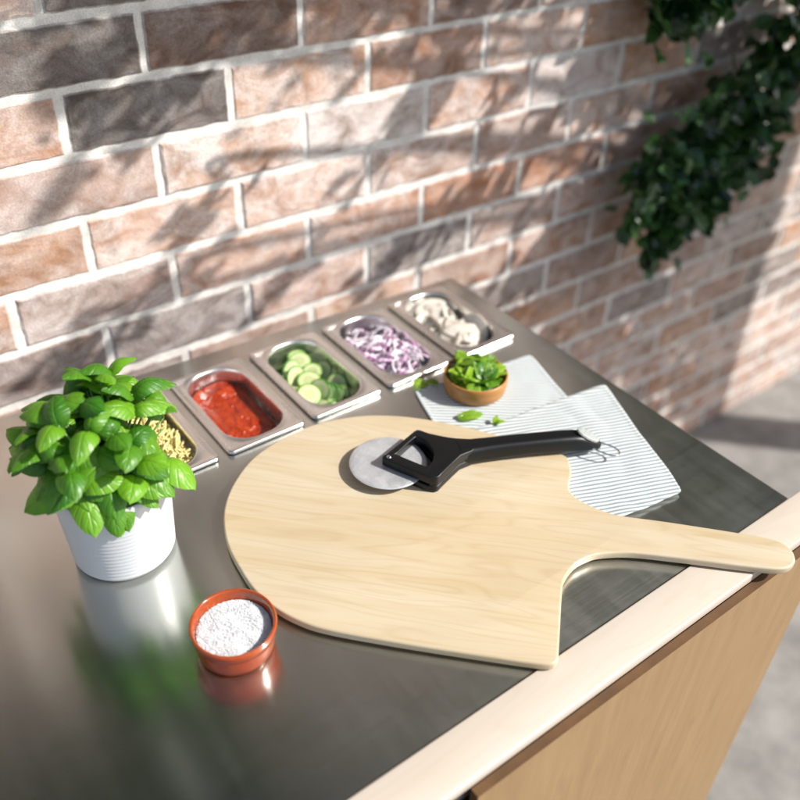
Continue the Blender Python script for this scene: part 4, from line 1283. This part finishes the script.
# overhanging tree: trunk right of the counter, leafy twigs between sun and wall
tree = empty('overhanging_tree', (2.7, -0.75, -0.9))
tag(tree, 'leafy tree overhanging the wall from the right of the counter', 'tree')
off = Vector(tree.location)
sm = bmesh.new()
trunk = [(2.7, -.75, -.9), (2.68, -.74, .2), (2.62, -.70, 1.0), (2.5, -.6, 1.9), (2.2, -.5, 3.0)]
tp = catmull(trunk, 8, False)
tube(sm, [Vector(p)-off for p in tp], [0.09*(1-0.75*i/len(tp)) for i in range(len(tp))], 12)
from_bm('trunk', sm, M_BARK, tree)
rt = random.Random(53)
bm = bmesh.new(); lay = bm.verts.layers.float_color.new('lcol'); br_ = bmesh.new()
def cluster(wx, wz, t, n, spread, size):
    c = Vector((wx, WY, wz))+SUN*t
    # twig from the trunk line to the cluster
    s = Vector(tp[min(len(tp)-1, max(8, int(len(tp)*min(1, max(.3, (c.z+.9)/3.5)))))])
    m1 = s.lerp(c, .5)+Vector((0, 0, .12))
    pts = catmull([tuple(s), tuple(s.lerp(m1, .6)), tuple(m1), tuple(c)], 5, False)
    tube(br_, [Vector(p)-off for p in pts], [0.012*(1-.85*i/len(pts)) for i in range(len(pts))], 5)
    for i in range(n):
        p = c+Vector((rt.gauss(0, spread), rt.gauss(0, spread), rt.gauss(0, spread)))
        small_leaf(bm, lay, orient(p-off, rvec(rt)+Vector((0, 0, -.4)), rvec(rt)+Vector((0, 0, .6))), size*rt.uniform(.6, 1.2), rt.random())
# thick crown: shades the wall above the picture
for i in range(74):
    cluster(rt.uniform(-1.1, 2.1), rt.uniform(0.70, 2.5), rt.uniform(.8, 1.7), 46, 0.14, 0.10)
# thinner fringe of twigs that dapples the wall
LEAN = Vector((0.60, -0.30, 0.72)).normalized()
def twig(wx, wz, t, ln, n, spread, size):
    c = Vector((wx, WY, wz))+SUN*t
    a = c-LEAN*ln/2; b = c+LEAN*ln/2
    s0 = Vector(tp[min(len(tp)-1, max(8, int(len(tp)*min(1, max(.3, (b.z+.9)/3.5)))))])
    pts = catmull([tuple(s0), tuple(s0.lerp(b, .5)+Vector((0, 0, .15))), tuple(b), tuple(c), tuple(a)], 5, False)
    tube(br_, [Vector(p)-off for p in pts], [0.010*(1-.85*i/len(pts)) for i in range(len(pts))], 5)
    for i in range(n):
        p = a.lerp(b, rt.random())+Vector((rt.gauss(0, spread), rt.gauss(0, spread), rt.gauss(0, spread)))
        small_leaf(bm, lay, orient(p-off, LEAN*-.6+rvec(rt), rvec(rt)+Vector((0, 0, .6))), size*rt.uniform(.6, 1.2), rt.random())
def streak(x0, z0, x1, z1, t, n, spread, size):
    a = Vector((x0, WY, z0))+SUN*(t+.06); b = Vector((x1, WY, z1))+SUN*(t-.06); c = a.lerp(b, .5)
    s0 = Vector(tp[min(len(tp)-1, max(8, int(len(tp)*min(1, max(.3, (b.z+.9)/3.5)))))])
    pts = catmull([tuple(s0), tuple(s0.lerp(b, .5)+Vector((0, 0, .15))), tuple(b), tuple(c), tuple(a)], 5, False)
    tube(br_, [Vector(p)-off for p in pts], [0.009*(1-.8*i/len(pts)) for i in range(len(pts))], 5)
    ax = (a-b).normalized()
    for i in range(int(n*1.6)):
        p = a.lerp(b, rt.random())+Vector((rt.gauss(0, spread), rt.gauss(0, spread), rt.gauss(0, spread)))*1.25
        small_leaf(bm, lay, orient(p-off, ax+rvec(rt)*.45, rvec(rt)*.7+SUN), size*rt.uniform(.5, 1.2), rt.random(), .5)
for q in ((0.5, 0.22, 0.61, 0.34, 15, 0.012, 0.88), (0.45, 0.2, 0.55, 0.31, 11, 0.01, 0.88), (0.66, 0.03, 0.78, 0.19, 18, 0.014, 0.67), (0.74, 0.09, 0.88, 0.26, 18, 0.014, 0.6), (0.85, 0.07, 1.02, 0.29, 22, 0.015, 0.84), (0.99, -0.07, 1.1, 0.13, 26, 0.02, 0.81), (0.57, 0.01, 0.68, 0.14, 15, 0.012, 0.78), (0.1, 0.16, 0.21, 0.23, 12, 0.01, 0.68), (0.03, 0.05, 0.17, 0.1, 16, 0.014, 0.9), (0.41, -0.03, 0.54, 0.03, 16, 0.012, 0.84), (0.89, -0.13, 1.01, 0.02, 22, 0.018, 0.75), (0.76, -0.18, 0.91, -0.04, 22, 0.018, 0.69), (1.07, -0.39, 1.2, -0.2, 26, 0.02, 0.7), (0.35, 0.12, 0.46, 0.2, 8, 0.01, 0.73), (0.18, -0.01, 0.34, 0.06, 14, 0.012, 0.94), (0.04, 0.38, 0.3, 0.44, 50, 0.02, 0.9), (0.26, 0.37, 0.52, 0.42, 34, 0.018, 0.88), (0.5, 0.35, 0.84, 0.4, 40, 0.018, 0.74), (0.03, 0.31, 0.17, 0.37, 20, 0.014, 0.71), (1.04, -0.28, 1.22, -0.12, 26, 0.02, 0.64), (0.86, -0.3, 1.04, -0.22, 26, 0.02, 0.68), (1.01, 0.16, 1.1, 0.3, 20, 0.016, 0.56), (0.1, 0.46, 0.5, 0.5, 60, 0.025, 0.71), (0.5, 0.44, 0.95, 0.5, 60, 0.025, 0.66), (-0.3, 0.4, 0.02, 0.46, 40, 0.02, 0.68), (0.7, 0.24, 0.8, 0.36, 9, 0.01, 0.86), (0.62, 0.16, 0.7, 0.26, 7, 0.009, 0.73), (-0.1, 0, 0.02, 0.06, 16, 0.014, 0.97)):
    streak(*q[:4], q[6], q[4], q[5], 0.042)
for wx, wz, t, n, sp_ in ((0.95, -0.08, 1.0, 34, .08), (1.1, .05, 1.0, 44, .09), (1.0, -.35, 1.0, 70, .09), (1.15, -.22, 1.0, 70, .09), (.88, -.32, 1.1, 60, .08), (1.28, -.38, 1.0, 70, .1), (1.3, -.1, 1.0, 60, .1), (1.0, -.15, 1.05, 50, .08), (1.1, -.6, 1.0, 80, .1), (1.25, -.55, 1.0, 80, .1), (1.2, -.42, 1.0, 70, .09), (1.35, -.72, 1.0, 80, .11), (1.05, -.45, 1.05, 70, .09), (1.18, -.76, 1.0, 80, .11), (1.4, -.5, 1.0, 70, .11), (1.0, -0.25, 1.1, 40, .08), (1.2, -0.3, 1.0, 50, .1), (0.85, -0.2, 1.1, 24, .08), (1.15, -.5, 1.0, 50, .12), (.9, -.45, 1.1, 50, .1), (0.7, -0.3, 1.1, 34, .08), (1.4, -.1, 1., 50, .12)):
    cluster(wx, wz, t, n, sp_, 0.055)
from_bm('crown', bm, M_TREE, tree, normals=False, smooth=False)
from_bm('branches', br_, M_BARK, tree)
